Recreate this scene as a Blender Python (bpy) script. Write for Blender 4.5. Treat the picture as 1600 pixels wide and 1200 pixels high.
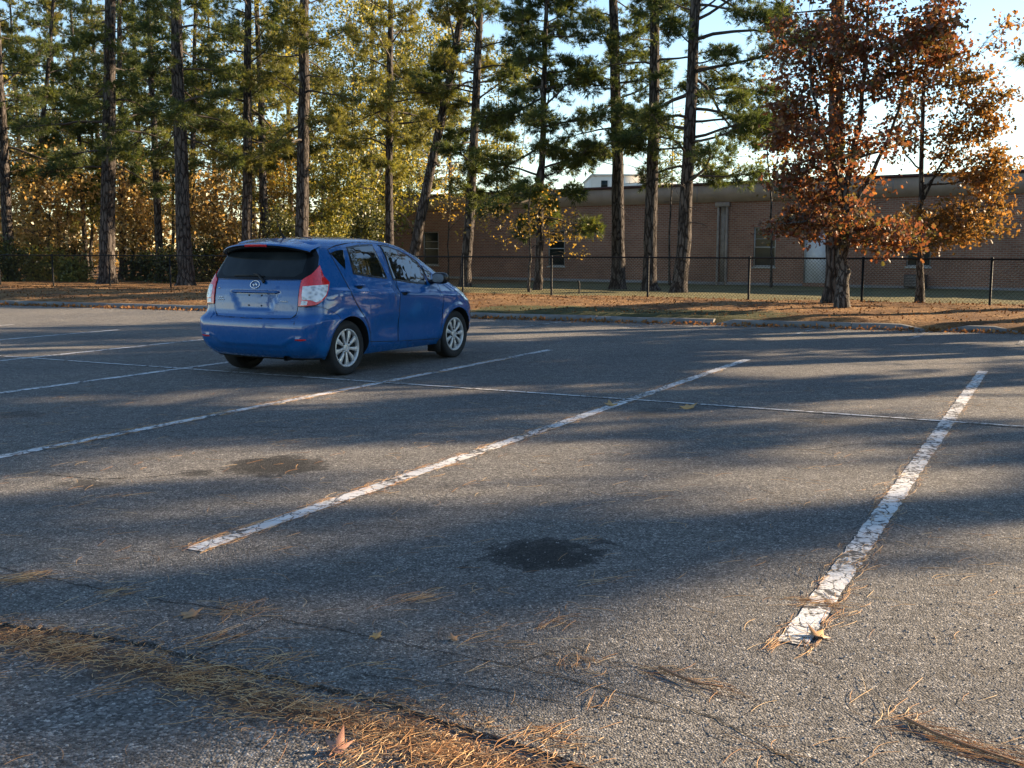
import bpy, bmesh, math, random
import numpy as np
from mathutils import Vector, Matrix

for o in list(bpy.data.objects): bpy.data.objects.remove(o)
SC = bpy.context.scene
COL = SC.collection
R = math.radians

# ------------------------------------------------------------------ camera
CAM_H, FPX, PITCH = 1.39, 1665.0, R(7.23)
cd = bpy.data.cameras.new('camera'); cam = bpy.data.objects.new('camera', cd); COL.objects.link(cam)
cam.location = (0, 0, CAM_H); cam.rotation_euler = (R(90) - PITCH, 0, 0)
cd.sensor_width = 36; cd.lens = 36 * FPX / 1600; cd.clip_start = .05; cd.clip_end = 3000
SC.camera = cam
# ------------------------------------------------------------------ sky + sun
SUN_AZ, SUN_EL = R(70), R(17)            # azimuth clockwise from +Y
w = bpy.data.worlds.new('World'); SC.world = w; w.use_nodes = True
nt = w.node_tree; bg = nt.nodes['Background']
sky = nt.nodes.new('ShaderNodeTexSky'); sky.sky_type = 'NISHITA'; sky.sun_disc = False
sky.sun_elevation = SUN_EL; sky.sun_rotation = SUN_AZ
sky.air_density = 1.0; sky.dust_density = 0.0; sky.ozone_density = 1.9
nt.links.new(sky.outputs[0], bg.inputs[0]); bg.inputs[1].default_value = .078
sd = bpy.data.lights.new('sun', 'SUN'); so = bpy.data.objects.new('sun', sd); COL.objects.link(so)
S_DIR = Vector((math.sin(SUN_AZ) * math.cos(SUN_EL), math.cos(SUN_AZ) * math.cos(SUN_EL), math.sin(SUN_EL)))
so.rotation_euler = S_DIR.to_track_quat('Z', 'Y').to_euler(); so.location = S_DIR * 60
sd.energy = 5.0; sd.angle = R(.53); sd.color = (1.0, .77, .51)
SC.view_settings.view_transform = 'Standard'; SC.view_settings.look = 'None'
SC.view_settings.exposure = 1.87; SC.view_settings.gamma = 1
SC.view_settings.use_curve_mapping = False
SC.cycles.use_denoising = True
SC.cycles.max_bounces = 4; SC.cycles.diffuse_bounces = 2; SC.cycles.glossy_bounces = 3; SC.cycles.transmission_bounces = 3; SC.cycles.transparent_max_bounces = 6
SC.cycles.caustics_reflective = False; SC.cycles.caustics_refractive = False

# ------------------------------------------------------------------ helpers
def link(o, parent=None):
    COL.objects.link(o)
    if parent is not None: o.parent = parent
    return o
def tag(o, label=None, cat=None, group=None, kind=None):
    if label: o['label'] = label
    if cat: o['category'] = cat
    if group: o['group'] = group
    if kind: o['kind'] = kind
    return o
def empty(name, loc=(0, 0, 0), rz=0, parent=None):
    o = bpy.data.objects.new(name, None); o.location = loc; o.rotation_euler = (0, 0, rz); o.empty_display_size = .3
    return link(o, parent)
class MB:
    """collects triangles / quads in numpy blocks and makes ONE mesh object"""
    def __init__(s): s.v = []; s.t = []; s.q = []; s.n = 0
    def add(s, v, tris=None, quads=None):
        v = np.asarray(v, float).reshape(-1, 3)
        if tris is not None and len(tris): s.t.append(np.asarray(tris, np.int64).reshape(-1, 3) + s.n)
        if quads is not None and len(quads): s.q.append(np.asarray(quads, np.int64).reshape(-1, 4) + s.n)
        s.v.append(v); s.n += len(v)
    def box(s, lo, hi):
        (a, b, c), (d, e, f) = lo, hi
        s.add([(a,b,c),(d,b,c),(d,e,c),(a,e,c),(a,b,f),(d,b,f),(d,e,f),(a,e,f)],
              quads=[(0,3,2,1),(4,5,6,7),(0,1,5,4),(1,2,6,5),(2,3,7,6),(3,0,4,7)])
    def grid(s, V, closed=False):
        """V: (n,m,3) array"""
        n, m, _ = V.shape
        i = np.arange(n * m).reshape(n, m)
        if closed: i = np.c_[i, i[:, :1]]
        s.add(V.reshape(-1, 3), quads=np.stack([i[:-1,:-1], i[:-1,1:], i[1:,1:], i[1:,:-1]], -1).reshape(-1, 4))
    def tube(s, pts, rad, sides=6, cap=True, jit=None):
        pts = np.asarray(pts, float); n = len(pts); rad = np.broadcast_to(np.asarray(rad, float), (n,))
        t = np.gradient(pts, axis=0); t /= np.linalg.norm(t, axis=1)[:, None] + 1e-12
        up = np.array([0, 0, 1.]) if abs(t[0][2]) < .9 else np.array([1., 0, 0])
        a = np.cross(t, up); a /= np.linalg.norm(a, axis=1)[:, None] + 1e-9
        b = np.cross(t, a)
        an = np.linspace(0, 2 * np.pi, sides, endpoint=False)
        rr = rad[:, None] * np.ones(sides)[None]
        if jit is not None: rr = rr * jit
        V = pts[:, None] + rr[..., None] * (a[:, None] * np.cos(an)[None, :, None] + b[:, None] * np.sin(an)[None, :, None])
        base = s.n; s.grid(V, closed=True)
        if cap:
            s.add([pts[-1]]); k = s.n - 1; last = base + (n - 1) * sides
            s.t.append(np.array([(last + j, last + (j + 1) % sides, k) for j in range(sides)]))
    def tubes4(s, P0, P1, r0, r1):
        """many straight 3-sided sticks at once"""
        P0 = np.asarray(P0, float); P1 = np.asarray(P1, float); n = len(P0)
        if n == 0: return
        d = P1 - P0; d /= np.linalg.norm(d, axis=1)[:, None] + 1e-9
        a = np.cross(d, [0.31, .22, .93]); a /= np.linalg.norm(a, axis=1)[:, None] + 1e-9; b = np.cross(d, a)
        V = []
        for p, r in ((P0, r0), (P1, r1)):
            r = np.broadcast_to(np.asarray(r, float), (n,))[:, None]
            for k in range(3):
                c, q = math.cos(k * 2.0944), math.sin(k * 2.0944); V.append(p + r * (a * c + b * q))
        V = np.stack(V, 1).reshape(-1, 3); i = np.arange(n)[:, None, None] * 6
        Q = np.array([(0,1,4,3),(1,2,5,4),(2,0,3,5)])[None]
        s.add(V, quads=(Q + i).reshape(-1, 4))
    def mesh(s, name, smooth=False):
        me = bpy.data.meshes.new(name)
        v = np.concatenate(s.v) if s.v else np.zeros((0, 3))
        t = np.concatenate(s.t) if s.t else np.zeros((0, 3), np.int64)
        q = np.concatenate(s.q) if s.q else np.zeros((0, 4), np.int64)
        me.vertices.add(len(v)); me.vertices.foreach_set('co', v.astype(np.float32).ravel())
        idx = np.r_[t.ravel(), q.ravel()].astype(np.int32)
        me.loops.add(len(idx)); me.loops.foreach_set('vertex_index', idx)
        me.polygons.add(len(t) + len(q))
        st = np.r_[np.arange(len(t)) * 3, len(t) * 3 + np.arange(len(q)) * 4].astype(np.int32)
        me.polygons.foreach_set('loop_start', st)
        if smooth: me.polygons.foreach_set('use_smooth', np.ones(len(st), bool))
        me.update(calc_edges=True); me.validate()
        return me
    def build(s, name, mat, parent=None, smooth=False):
        me = s.mesh(name, smooth)
        if mat: me.materials.append(mat)
        return link(bpy.data.objects.new(name, me), parent)
def bevel(o, wd=.01, seg=2, ang=30):
    m = o.modifiers.new('bevel', 'BEVEL'); m.width = wd; m.segments = seg; m.limit_method = 'ANGLE'; m.angle_limit = R(ang)
    return o

# ------------------------------------------------------------------ materials
class NT:
    def __init__(s, name):
        s.m = bpy.data.materials.new(name); s.m.use_nodes = True; s.t = s.m.node_tree
        s.b = s.t.nodes['Principled BSDF']; s.out = s.t.nodes['Material Output']
    def n(s, typ, **kw):
        nd = s.t.nodes.new('ShaderNode' + typ)
        for k, v in kw.items():
            if k.startswith('i_'):
                key = k[2:]; key = int(key) if key.isdigit() else key.replace('_', ' ')
                s.put(nd.inputs[key], v)
            else: setattr(nd, k, v)
        return nd
    def put(s, sock, v):
        if isinstance(v, bpy.types.NodeSocket): s.t.links.new(v, sock)
        elif isinstance(v, bpy.types.Node): s.t.links.new(v.outputs[0], sock)
        else:
            if isinstance(v, (tuple, list)) and len(v) == 3 and sock.type == 'RGBA': v = (*v, 1)
            sock.default_value = v
    def set(s, **kw):
        for k, v in kw.items(): s.put(s.b.inputs[k.replace('_', ' ')], v)
        return s
    def coord(s, which='Object'): return s.n('TexCoord').outputs[which]
    def noise(s, vec, scale, detail=4, rough=.6, dist=0, out='Fac'):
        return s.n('TexNoise', i_Vector=vec, i_Scale=scale, i_Detail=detail, i_Roughness=rough, i_Distortion=dist).outputs[out]
    def vor(s, vec, scale, feature='F1', out='Distance', rnd=1):
        return s.n('TexVoronoi', feature=feature, i_Vector=vec, i_Scale=scale, i_Randomness=rnd).outputs[out]
    def ramp(s, fac, stops, interp='LINEAR'):
        nd = s.n('ValToRGB'); s.put(nd.inputs[0], fac); cr = nd.color_ramp; cr.interpolation = interp
        while len(cr.elements) < len(stops): cr.elements.new(.5)
        for e, (p, c) in zip(cr.elements, stops):
            e.position = p; e.color = (*c, 1) if isinstance(c, (tuple, list)) else (c, c, c, 1)
        return nd.outputs[0]
    def mix(s, fac, a, b, typ='MIX'):
        nd = s.n('Mix', data_type='RGBA', blend_type=typ)
        s.put(nd.inputs[0], fac); s.put(nd.inputs[6], a); s.put(nd.inputs[7], b); return nd.outputs[2]
    def math(s, op, a, b=0.0, clamp=False):
        nd = s.n('Math', operation=op, use_clamp=clamp); s.put(nd.inputs[0], a); s.put(nd.inputs[1], b); return nd.outputs[0]
    def map(s, vec, scale=(1,1,1), loc=(0,0,0), rot=(0,0,0)):
        return s.n('Mapping', i_Vector=vec, i_Scale=scale, i_Location=loc, i_Rotation=rot).outputs[0]
    def bump(s, h, strength=.5, dist=.01, normal=None):
        nd = s.n('Bump', i_Height=h, i_Strength=strength, i_Distance=dist)
        if normal is not None: s.put(nd.inputs['Normal'], normal)
        return nd.outputs[0]
def simple(name, col, rough=.5, metal=0.0, coat=0.0, spec=.5, var=.12, scale=8, bump=0.0):
    t = NT(name); c = t.coord(); n = t.noise(c, scale, 5)
    a = tuple(x * (1 - var) for x in col); b = tuple(min(1, x * (1 + var)) for x in col)
    t.set(Base_Color=t.ramp(n, [(.3, a), (.7, b)]), Roughness=rough, Metallic=metal, Coat_Weight=coat, Specular_IOR_Level=spec)
    if bump: t.set(Normal=t.bump(t.noise(c, scale * 6, 4), bump, .004))
    return t.m

def asphalt(name, base=.060, warm=.0, coarse=75, stains=(), light=.0, band=None):
    t = NT(name); c = t.coord()
    cell = t.vor(c, coarse, out='Color')
    sep = t.n('SeparateColor'); t.put(sep.inputs[0], cell); rnd = sep.outputs[0]
    k = base
    agg = t.ramp(rnd, [(0, (k*.32, k*.305, k*.29)), (.45, (k*.74, k*.705, k*.665)), (.78, (k*1.14, k*1.085, k*1.02)), (.92, (k*1.62, k*1.54, k*1.44)), (1, (k*2.6, k*2.45, k*2.25))])
    fine = t.noise(c, 260, 3, .7)
    col = t.mix(1, agg, t.ramp(fine, [(.25, .55), (.75, 1.45)]), 'MULTIPLY')
    mid = t.noise(c, 9, 6, .7)
    col = t.mix(1, col, t.ramp(mid, [(.30, .68), (.70, 1.30)]), 'MULTIPLY')
    sm = t.noise(c, 38, 3, .6)
    col = t.mix(1, col, t.ramp(sm, [(.32, .72), (.68, 1.26)]), 'MULTIPLY')
    big = t.noise(c, .55, 6, .6, .4)
    col = t.mix(1, col, t.ramp(big, [(.3, (.80, .81, .84)), (.7, (1.20, 1.17, 1.12))]), 'MULTIPLY')
    dirt = t.math('MULTIPLY', t.ramp(t.noise(c, 2.2, 6, .65), [(.52, 0), (.72, 1)]), .35)
    col = t.mix(dirt, col, (.085, .068, .050))
    wob = t.noise(c, 7, 5, .65, out='Color')
    if band:      # brown organic dirt washed along the seam
        q = t.map(t.map(c, loc=(-band[0], -band[1], 0)), rot=(0, 0, -band[2])); sy = t.n('SeparateXYZ'); t.put(sy.inputs[0], q)
        dv = t.math('ADD', t.math('ABSOLUTE', sy.outputs[1]), t.math('MULTIPLY', t.math('SUBTRACT', t.noise(c, 6, 5, .65), .5), .30))
        col = t.mix(t.ramp(dv, [(band[3] * .25, .85), (band[3], 0)]), col, t.mix(t.noise(c, 90, 4), (.045, .024, .014), (.16, .085, .045)))
    for (x, y, rx, ry, amt, rot) in stains:
        p = t.n('VectorMath', operation='MULTIPLY_ADD', i_0=wob, i_1=(.50, .50, 0), i_2=c).outputs[0]
        p = t.map(t.map(p, loc=(-x - .25, -y - .25, 0)), rot=(0, 0, rot))
        p = t.map(p, scale=(1 / rx, 1 / ry, 0))
        d = t.n('VectorMath', operation='LENGTH', i_0=p).outputs['Value']
        m = t.math('MULTIPLY', t.ramp(d, [(.55, 1), (.85, .75), (1.03, 0)]), amt)
        col = t.mix(m, col, t.mix(1, col, (.11, .11, .112), 'MULTIPLY'))
    h = t.math('ADD', t.math('MULTIPLY', t.vor(c, coarse), -.8), t.math('MULTIPLY', fine, .35))
    h = t.math('ADD', h, t.math('MULTIPLY', t.noise(c, 22, 3), .6))
    t.set(Base_Color=col, Roughness=.86, Specular_IOR_Level=.35, Normal=t.bump(h, 1.0, .015))
    return t.m
STAINS = [(-1.53, 6.78, .36, .34, .96, .3), (.14, 4.75, .29, .27, .94, -.2), (-2.55, 6.25, .14, .16, .7, 0), (-1.95, 6.55, .09, .11, .7, 0), (.42, 4.95, .08, .07, .7, 0), (-.18, 4.55, .05, .06, .8, 0), (3.3, 5.6, .22, .15, .35, .5), (-4.2, 8.9, .3, .2, .5, .1), (2.55, 8.6, .35, .18, .4, .2), (1.2, 9.0, .18, .3, .35, .2)]
M = {}
M['asphalt'] = asphalt('lot_asphalt', .190, coarse=140, stains=STAINS)
M['asphalt_old'] = asphalt('driveway_asphalt', .200, coarse=105, band=(-.85, 3.22, -.50, .13))

def paint_worn(name, wear=.5):
    t = NT(name); c = t.coord()
    n1 = t.noise(c, 22, 8, .72); n2 = t.noise(c, 3.1, 3, .5); cr = t.vor(t.n('VectorMath', operation='MULTIPLY_ADD', i_0=t.noise(c, 14, 4, out='Color'), i_1=(.10, .10, 0), i_2=c).outputs[0], 7, 'DISTANCE_TO_EDGE')
    m = t.math('ADD', n1, t.math('MULTIPLY', t.math('SUBTRACT', n2, .5), .55))
    mask = t.ramp(m, [(wear - .04, 1), (wear + .04, 0)])
    mask = t.math('MULTIPLY', mask, t.ramp(cr, [(.012, 0), (.03, 1)]))
    white = t.mix(t.noise(c, 40, 4), (.50, .50, .50), (.72, .71, .69))
    white = t.mix(t.ramp(t.noise(c, 5, 5), [(.5, 0), (.75, .5)]), white, (.36, .31, .25))
    agg = t.vor(c, 75, out='Color'); sp = t.n('SeparateColor'); t.put(sp.inputs[0], agg)
    dark = t.ramp(sp.outputs[0], [(0, (.02, .02, .021)), (.7, (.06, .058, .055)), (1, (.16, .15, .14))])
    h = t.math('ADD', t.math('MULTIPLY', t.vor(c, 75), -.5), t.math('MULTIPLY', mask, .5))
    t.set(Base_Color=t.mix(mask, dark, white), Roughness=.75, Normal=t.bump(h, .6, .006))
    return t.m
M['paint'] = paint_worn('stall_paint', .545)
M['paint_thin'] = paint_worn('thin_line_paint', .56)
M['paint_faded'] = paint_worn('faded_paint', .44)
t = NT('concrete_kerb'); c = t.coord()
t.set(Base_Color=t.mix(t.ramp(t.noise(c, 3, 6), [(.35, 0), (.65, 1)]), (.12, .115, .11), (.20, .19, .175)), Roughness=.9, Normal=t.bump(t.noise(c, 60, 5), .5, .006)); M['kerb'] = t.m
t = NT('crack_shade_dirt'); t.set(Base_Color=t.ramp(t.noise(t.coord(), 60, 4), [(.35, (.010, .010, .010)), (.7, (.030, .026, .022))]), Roughness=.95); M['crack'] = t.m  # near-black: shade of the crack depth put into the colour, with dirt filling

t = NT('bed_soil'); c = t.coord()       # pine straw / lawn, kinds laid out by two mesh attributes
gr = t.n('Attribute', attribute_name='grass').outputs['Fac']; lw = t.n('Attribute', attribute_name='lawn').outputs['Fac']
nz = t.noise(c, 14, 7, .72); st = t.noise(t.map(c, (30, 9, 9), rot=(0, 0, .5)), 1.4, 5, .7); st2 = t.noise(t.map(c, (9, 30, 9), rot=(0, 0, .3)), 1.4, 5, .7)
straw = t.mix(1, t.ramp(nz, [(.30, (.085, .045, .021)), (.5, (.29, .160, .070)), (.72, (.54, .35, .17))]), t.ramp(t.math('MAXIMUM', st, st2), [(.35, .45), (.75, 1.35)]), 'MULTIPLY')
straw = t.mix(t.ramp(t.noise(c, .9, 6, .65), [(.42, 0), (.62, .75)]), straw, (.085, .042, .023))
grass = t.mix(1, t.ramp(t.noise(c, 30, 5, .7), [(.3, (.040, .042, .018)), (.7, (.115, .110, .050))]), t.ramp(t.noise(c, 2, 4), [(.3, .7), (.7, 1.3)]), 'MULTIPLY')
lawn = t.mix(1, t.ramp(t.noise(c, 22, 5, .7), [(.3, (.095, .090, .045)), (.7, (.23, .20, .10))]), t.ramp(t.noise(c, .7, 4), [(.3, .75), (.7, 1.25)]), 'MULTIPLY')
br = t.noise(c, 5, 5, .7)
def edge(a): return t.ramp(t.math('ADD', a, t.math('MULTIPLY', t.math('SUBTRACT', br, .5), 1.1)), [(.42, 0), (.58, 1)])
col = t.mix(edge(lw), t.mix(edge(gr), straw, grass), lawn)
t.set(Base_Color=col, Roughness=.95, Specular_IOR_Level=.15, Normal=t.bump(t.math('ADD', nz, st), .9, .05)); M['bed'] = t.m
t = NT('far_ground'); c = t.coord()
t.set(Base_Color=t.mix(t.noise(c, .4, 6), (.05, .055, .022), (.15, .12, .06)), Roughness=.95); M['far'] = t.m

def needle_mat(name, dark, mid, light, tr=.48):
    t = NT(name); c = t.coord()
    isl = t.n('NewGeometry').outputs['Random Per Island']
    n = t.math('ADD', t.math('MULTIPLY', t.noise(c, 1.1, 3, .6), .75), t.math('MULTIPLY', isl, .28))
    col = t.ramp(n, [(.30, dark), (.52, mid), (.72, light)])
    d = t.n('BsdfDiffuse', i_Color=col); tl = t.n('BsdfTranslucent', i_Color=t.mix(1, col, (1.25, 1.15, .6), 'MULTIPLY'))
    g = t.n('BsdfGlossy', i_Color=(.5, .5, .5), i_Roughness=.5)
    mx = t.n('MixShader'); t.put(mx.inputs[0], tr); t.put(mx.inputs[1], d); t.put(mx.inputs[2], tl)
    m2 = t.n('MixShader'); t.put(m2.inputs[0], .05); t.put(m2.inputs[1], mx); t.put(m2.inputs[2], g)
    t.put(t.out.inputs[0], m2); return t.m
M['needle'] = needle_mat('pine_needles', (.026, .046, .020), (.080, .112, .036), (.19, .21, .060))
M['needle_y'] = needle_mat('pine_needles_yellowish', (.055, .068, .020), (.17, .175, .042), (.34, .30, .080))
M['needle_far'] = needle_mat('pine_needles_far', (.055, .070, .024), (.15, .155, .045), (.30, .26, .08))
def leaf_mat(name, cols, tr=.52, nscale=.9, gl=.06):
    t = NT(name); c = t.coord()
    isl = t.n('NewGeometry').outputs['Random Per Island']
    n = t.math('ADD', t.math('MULTIPLY', t.noise(c, nscale, 3, .6), .70), t.math('MULTIPLY', isl, .40))
    k = len(cols); col = t.ramp(n, [(.25 + .62 * i / (k - 1), cc) for i, cc in enumerate(cols)])
    d = t.n('BsdfDiffuse', i_Color=col); tl = t.n('BsdfTranslucent', i_Color=t.mix(1, col, (1.5, 1.15, .7), 'MULTIPLY'))
    mx = t.n('MixShader'); t.put(mx.inputs[0], tr); t.put(mx.inputs[1], d); t.put(mx.inputs[2], tl)
    g = t.n('BsdfGlossy', i_Color=(.6, .6, .6), i_Roughness=.45)
    m2 = t.n('MixShader'); t.put(m2.inputs[0], gl); t.put(m2.inputs[1], mx); t.put(m2.inputs[2], g)
    t.put(t.out.inputs[0], m2); return t.m
M['leaf_oak'] = leaf_mat('red_brown_leaves', [(.070, .095, .030), (.10, .085, .034), (.15, .060, .036), (.21, .095, .042), (.36, .22, .065)])
M['leaf_gold'] = leaf_mat('golden_brown_leaves', [(.075, .075, .025), (.13, .10, .035), (.20, .12, .040), (.29, .17, .055), (.26, .11, .050)])
M['leaf_yel'] = leaf_mat('yellow_leaves', [(.10, .10, .02), (.26, .20, .04), (.40, .30, .06), (.42, .26, .05)])
M['leaf_olive'] = leaf_mat('olive_leaves', [(.06, .085, .022), (.15, .18, .040), (.28, .29, .065), (.46, .42, .11)])
M['leaf_tan'] = leaf_mat('tan_orange_leaves', [(.16, .15, .05), (.34, .27, .10), (.50, .37, .15), (.62, .49, .25)])
M['leaf_dark'] = leaf_mat('dark_green_leaves', [(.018, .030, .011), (.045, .062, .018), (.10, .12, .03), (.22, .22, .06)], .4)

def bark(name, a, b, cc, vs=1.0):
    t = NT(name); c = t.coord()
    v = t.map(c, (9 * vs, 9 * vs, 2.2 * vs))
    wob = t.n('VectorMath', operation='MULTIPLY_ADD', i_0=t.noise(v, 1.3, 4, out='Color'), i_1=(.9, .9, .9), i_2=v).outputs[0]
    ed = t.vor(wob, 1.0, 'DISTANCE_TO_EDGE'); cell = t.vor(wob, 1.0, out='Color'); sp = t.n('SeparateColor'); t.put(sp.inputs[0], cell)
    plate = t.mix(sp.outputs[0], a, b); plate = t.mix(t.ramp(t.noise(c, 18, 6, .7), [(.4, 0), (.7, .8)]), plate, cc)
    f = t.ramp(ed, [(.02, 0), (.16, 1)])
    t.set(Base_Color=t.mix(f, tuple(x * .4 for x in a), plate), Roughness=.95, Specular_IOR_Level=.15,
          Normal=t.bump(t.math('ADD', t.math('MULTIPLY', f, 1.0), t.math('MULTIPLY', t.noise(c, 40, 5), .35)), 1.0, .035)); return t.m
M['bark'] = bark('pine_bark', (.066, .055, .049), (.10, .084, .074), (.16, .14, .125))
M['bark_oak'] = bark('oak_bark', (.090, .078, .068), (.13, .115, .10), (.20, .18, .16), 1.6)
M['twig'] = simple('branch_bark', (.060, .048, .040), .95, scale=20, var=.35)

# ================================================================== SETTING
K0 = np.array([-12.85, 26.78]); K1 = np.array([8.45, 17.61]); KD = (K1 - K0) / np.linalg.norm(K1 - K0); KN = np.array([-KD[1], KD[0]])
def terrain(x, y):
    p = np.stack([np.asarray(x, float) - K0[0], np.asarray(y, float) - K0[1]], -1)
    q = p @ KN; s = p @ KD
    z = .125 + .075 * np.exp(-((q - 4.2) / 2.6) ** 2) + .012 * np.sin(s * 1.3 + q) + .010 * np.sin(s * .47 - q * 1.9)
    z = z - .26 * np.clip((q - 6) / 20, 0, 1) - .05 * np.clip((q - 26) / 40, 0, 3)
    return z
def ray(px, py):
    x = (px - 800) / FPX; u = -(py - 600) / FPX; c, s = math.cos(PITCH), math.sin(PITCH)
    return np.array([x, c + u * s, -s + u * c])
def at(px, py, z=None):
    """photo pixel -> point on the ground (z given) or on the planted terrain"""
    r = ray(px, py); zz = .12 if z is None else z
    for _ in range(8):
        k = (zz - CAM_H) / r[2]; P = np.array([r[0] * k, r[1] * k, zz])
        if z is not None: break
        zz = float(terrain(P[0], P[1])); P[2] = zz
    return P
def above(px, py, depth):
    """point seen at pixel, at world distance y=depth"""
    r = ray(px, py); k = depth / r[1]; return np.array([r[0] * k, depth, CAM_H + r[2] * k])

g = MB(); g.add([(-900, -300, -.55), (900, -300, -.55), (900, 1500, -.55), (-900, 1500, -.55)], quads=[(0, 1, 2, 3)])
tag(g.build('ground', M['far']), kind='structure')
# --- older driveway asphalt below, the newer lot sheet above with a broken seam edge
g = MB(); g.add([(-70, -40, -.014), (70, -40, -.014), (70, 60, -.014), (-70, 60, -.014)], quads=[(0, 1, 2, 3)])
e1 = K0 + KD * -75; e2 = K0 + KD * 75
g = MB(); g.add([(-90, -60, -.014), (90, -60, -.014), (e2[0], e2[1], -.014), (e1[0], e1[1], -.014)], quads=[(0, 1, 2, 3)])
tag(g.build('driveway', M['asphalt_old']), kind='structure')
SEAM = np.array([[-6, 6.3], [-3.6, 4.85], [-2.117, 3.955], [-1.922, 3.856], [-1.585, 3.735], [-1.273, 3.64], [-1.019, 3.463], [-.803, 3.369], [-.572, 3.251], [-.397, 3.153], [-.23, 3.04], [-.037, 2.913], [.107, 2.803], [.223, 2.705], [.466, 2.50], [1.4, 1.75], [6, -1.5], [40, -25]])
rng = np.random.default_rng(3)
def jag(P, step=.035, amp=.006, rng=rng):
    out = []
    for a, b in zip(P[:-1], P[1:]):
        n = max(1, int(min(np.linalg.norm(b - a) / step, 160)))
        for k in range(n): out.append(a + (b - a) * k / n)
    out.append(P[-1]); out = np.array(out)
    w = np.cumsum(rng.normal(0, amp * .5, (len(out), 2)), 0); w -= np.linspace(0, 1, len(out))[:, None] * w[-1]
    return out + np.clip(w, -amp * 6, amp * 6) * .5 + rng.normal(0, amp, (len(out), 2))
sj = jag(SEAM)
lot = MB()
up = np.c_[sj, np.zeros(len(sj))]; far = sj + np.array([.46, .888])[None] * 120
tt = ((K0 - sj) @ KN) / (np.array([.46, .888]) @ KN); far = sj + tt[:, None] * np.array([.46, .888])
lot.grid(np.stack([up, np.c_[far, np.zeros(len(sj))]], 0))
lot.grid(np.stack([np.c_[sj, np.full(len(sj), -.016)], up], 0))
# left of the seam start the lot continues
lot.add([(sj[0][0], sj[0][1], 0), (far[0][0], far[0][1], 0), (e1[0], e1[1], 0), (-60, 38, 0)], quads=[(0, 1, 2, 3)])
LOT = tag(lot.build('parking_lot', M['asphalt']), kind='structure')
# --- painted stall lines: each a thin sheet of paint on the lot
TH = R(27.4); DD = np.array([math.sin(TH), math.cos(TH)]); NN = np.array([math.cos(TH), -math.sin(TH)])
def paint(a, b, wd, name, mat, z=.004):
    a = np.asarray(a, float); b = np.asarray(b, float); d = b - a; L = np.linalg.norm(d); d /= L; n = np.array([d[1], -d[0]])
    k = max(2, int(L / .05)); m = MB(); tt = np.linspace(0, L, k)
    jl = rng.normal(0, .0035, k); jr = rng.normal(0, .0035, k)
    l = a + tt[:, None] * d - n * (wd / 2 + jl)[:, None]; r = a + tt[:, None] * d + n * (wd / 2 + jr)[:, None]
    m.grid(np.stack([np.c_[l, np.full(k, z)], np.c_[r, np.full(k, z)]], 0))
    return m.build(name, mat, LOT)
for o, t0, t1 in ((-.79, 3.68, 13.23), (-3.53, 3.59, 13.26), (-6.30, 3.6, 13.28), (-9.12, 3.6, 13.25), (-11.77, 3.6, 13.3), (-14.5, 3.6, 13.2), (-17.2, 3.6, 13.2), (1.95, 3.7, 13.2)):
    paint(DD * t0 + NN * o, DD * t1 + NN * o, .105, 'stall_line', M['paint'] if o < 3 else M['paint_faded'])
paint(DD * 9.22 + NN * -24, DD * 9.17 + NN * 6, .052, 'row_line', M['paint_thin'], .0075)
for o in (-.56, -2.1, -3.9, -5.6, -6.87, -8.6):
    paint(DD * 17.15 + NN * o, DD * 19.0 + NN * (o + .06), .09, 'kerb_stall_line', M['paint_faded'])
# --- cracks in the asphalt
def crack(P, wd, name='crack'):
    P = jag(np.array(P, float), .03, .005); k = len(P); d = np.gradient(P, axis=0); d /= np.linalg.norm(d, axis=1)[:, None]; n = np.c_[d[:, 1], -d[:, 0]]
    ww = wd * (.35 + np.abs(rng.normal(.5, .35, k))); ww[0] = ww[-1] = .001
    m = MB(); m.grid(np.stack([np.c_[P - n * ww[:, None] / 2, np.full(k, .0025)], np.c_[P + n * ww[:, None] / 2, np.full(k, .0025)]], 0))
    return m.build(name, M['crack'], LOT)
crack([[-4.2, 5.75], [-2.504, 4.71], [-2.25, 4.544], [-1.954, 4.379], [-1.406, 4.113], [-.912, 3.905], [-.583, 3.735], [-.338, 3.609], [0, 3.424], [.324, 3.226], [.611, 3.031], [.681, 2.913], [.769, 2.759], [.838, 2.55]], .007)
crack([[-1.09, 3.50], [-1.05, 3.60], [-.99, 3.70], [-.93, 3.80], [-.91, 3.90]], .007)
crack([[.0, 3.42], [.14, 3.56], [.22, 3.60], [.3, 3.53], [.36, 3.38]], .005)
crack([[-.5, 3.36], [-.1, 3.25], [.25, 3.1], [.52, 2.98]], .005)
crack([[-2.9, 6.5], [-2.5, 6.35], [-2.2, 6.42], [-1.9, 6.6]], .010)
# --- kerb: cast lengths with open joints, two tapered breaks
KERB = tag(empty('kerb', (0, 0, 0)), kind='structure')
def kerb_piece(s0, s1, t0=0.0, t1=0.0):
    k = max(3, int((s1 - s0) / .25)); ss = np.linspace(s0, s1, k)
    h = np.full(k, .105)
    if t0: h *= np.clip(.25 + .75 * (ss - s0) / t0, 0, 1)
    if t1: h *= np.clip(.25 + .75 * (s1 - ss) / t1, 0, 1)
    h = h + rng.normal(0, .004, k)
    prof = [(-.015, 0), (-.012, .55), (.02, .9), (.06, 1.0), (.15, 1.0), (.18, .97), (.18, 0)]
    V = np.stack([np.c_[(K0 + KD * 0)[None] + KD[None] * ss[:, None] + KN[None] * (a + rng.normal(0, .004, k))[:, None], h * b - .004] for a, b in prof], 1)
    m = MB(); m.grid(V)
    for e in (0, -1):
        m.add(V[e], tris=[(0, i, i + 1) for i in range(1, len(prof) - 1)])
    return m.build('kerb_length', M['kerb'], KERB, smooth=False)
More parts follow.
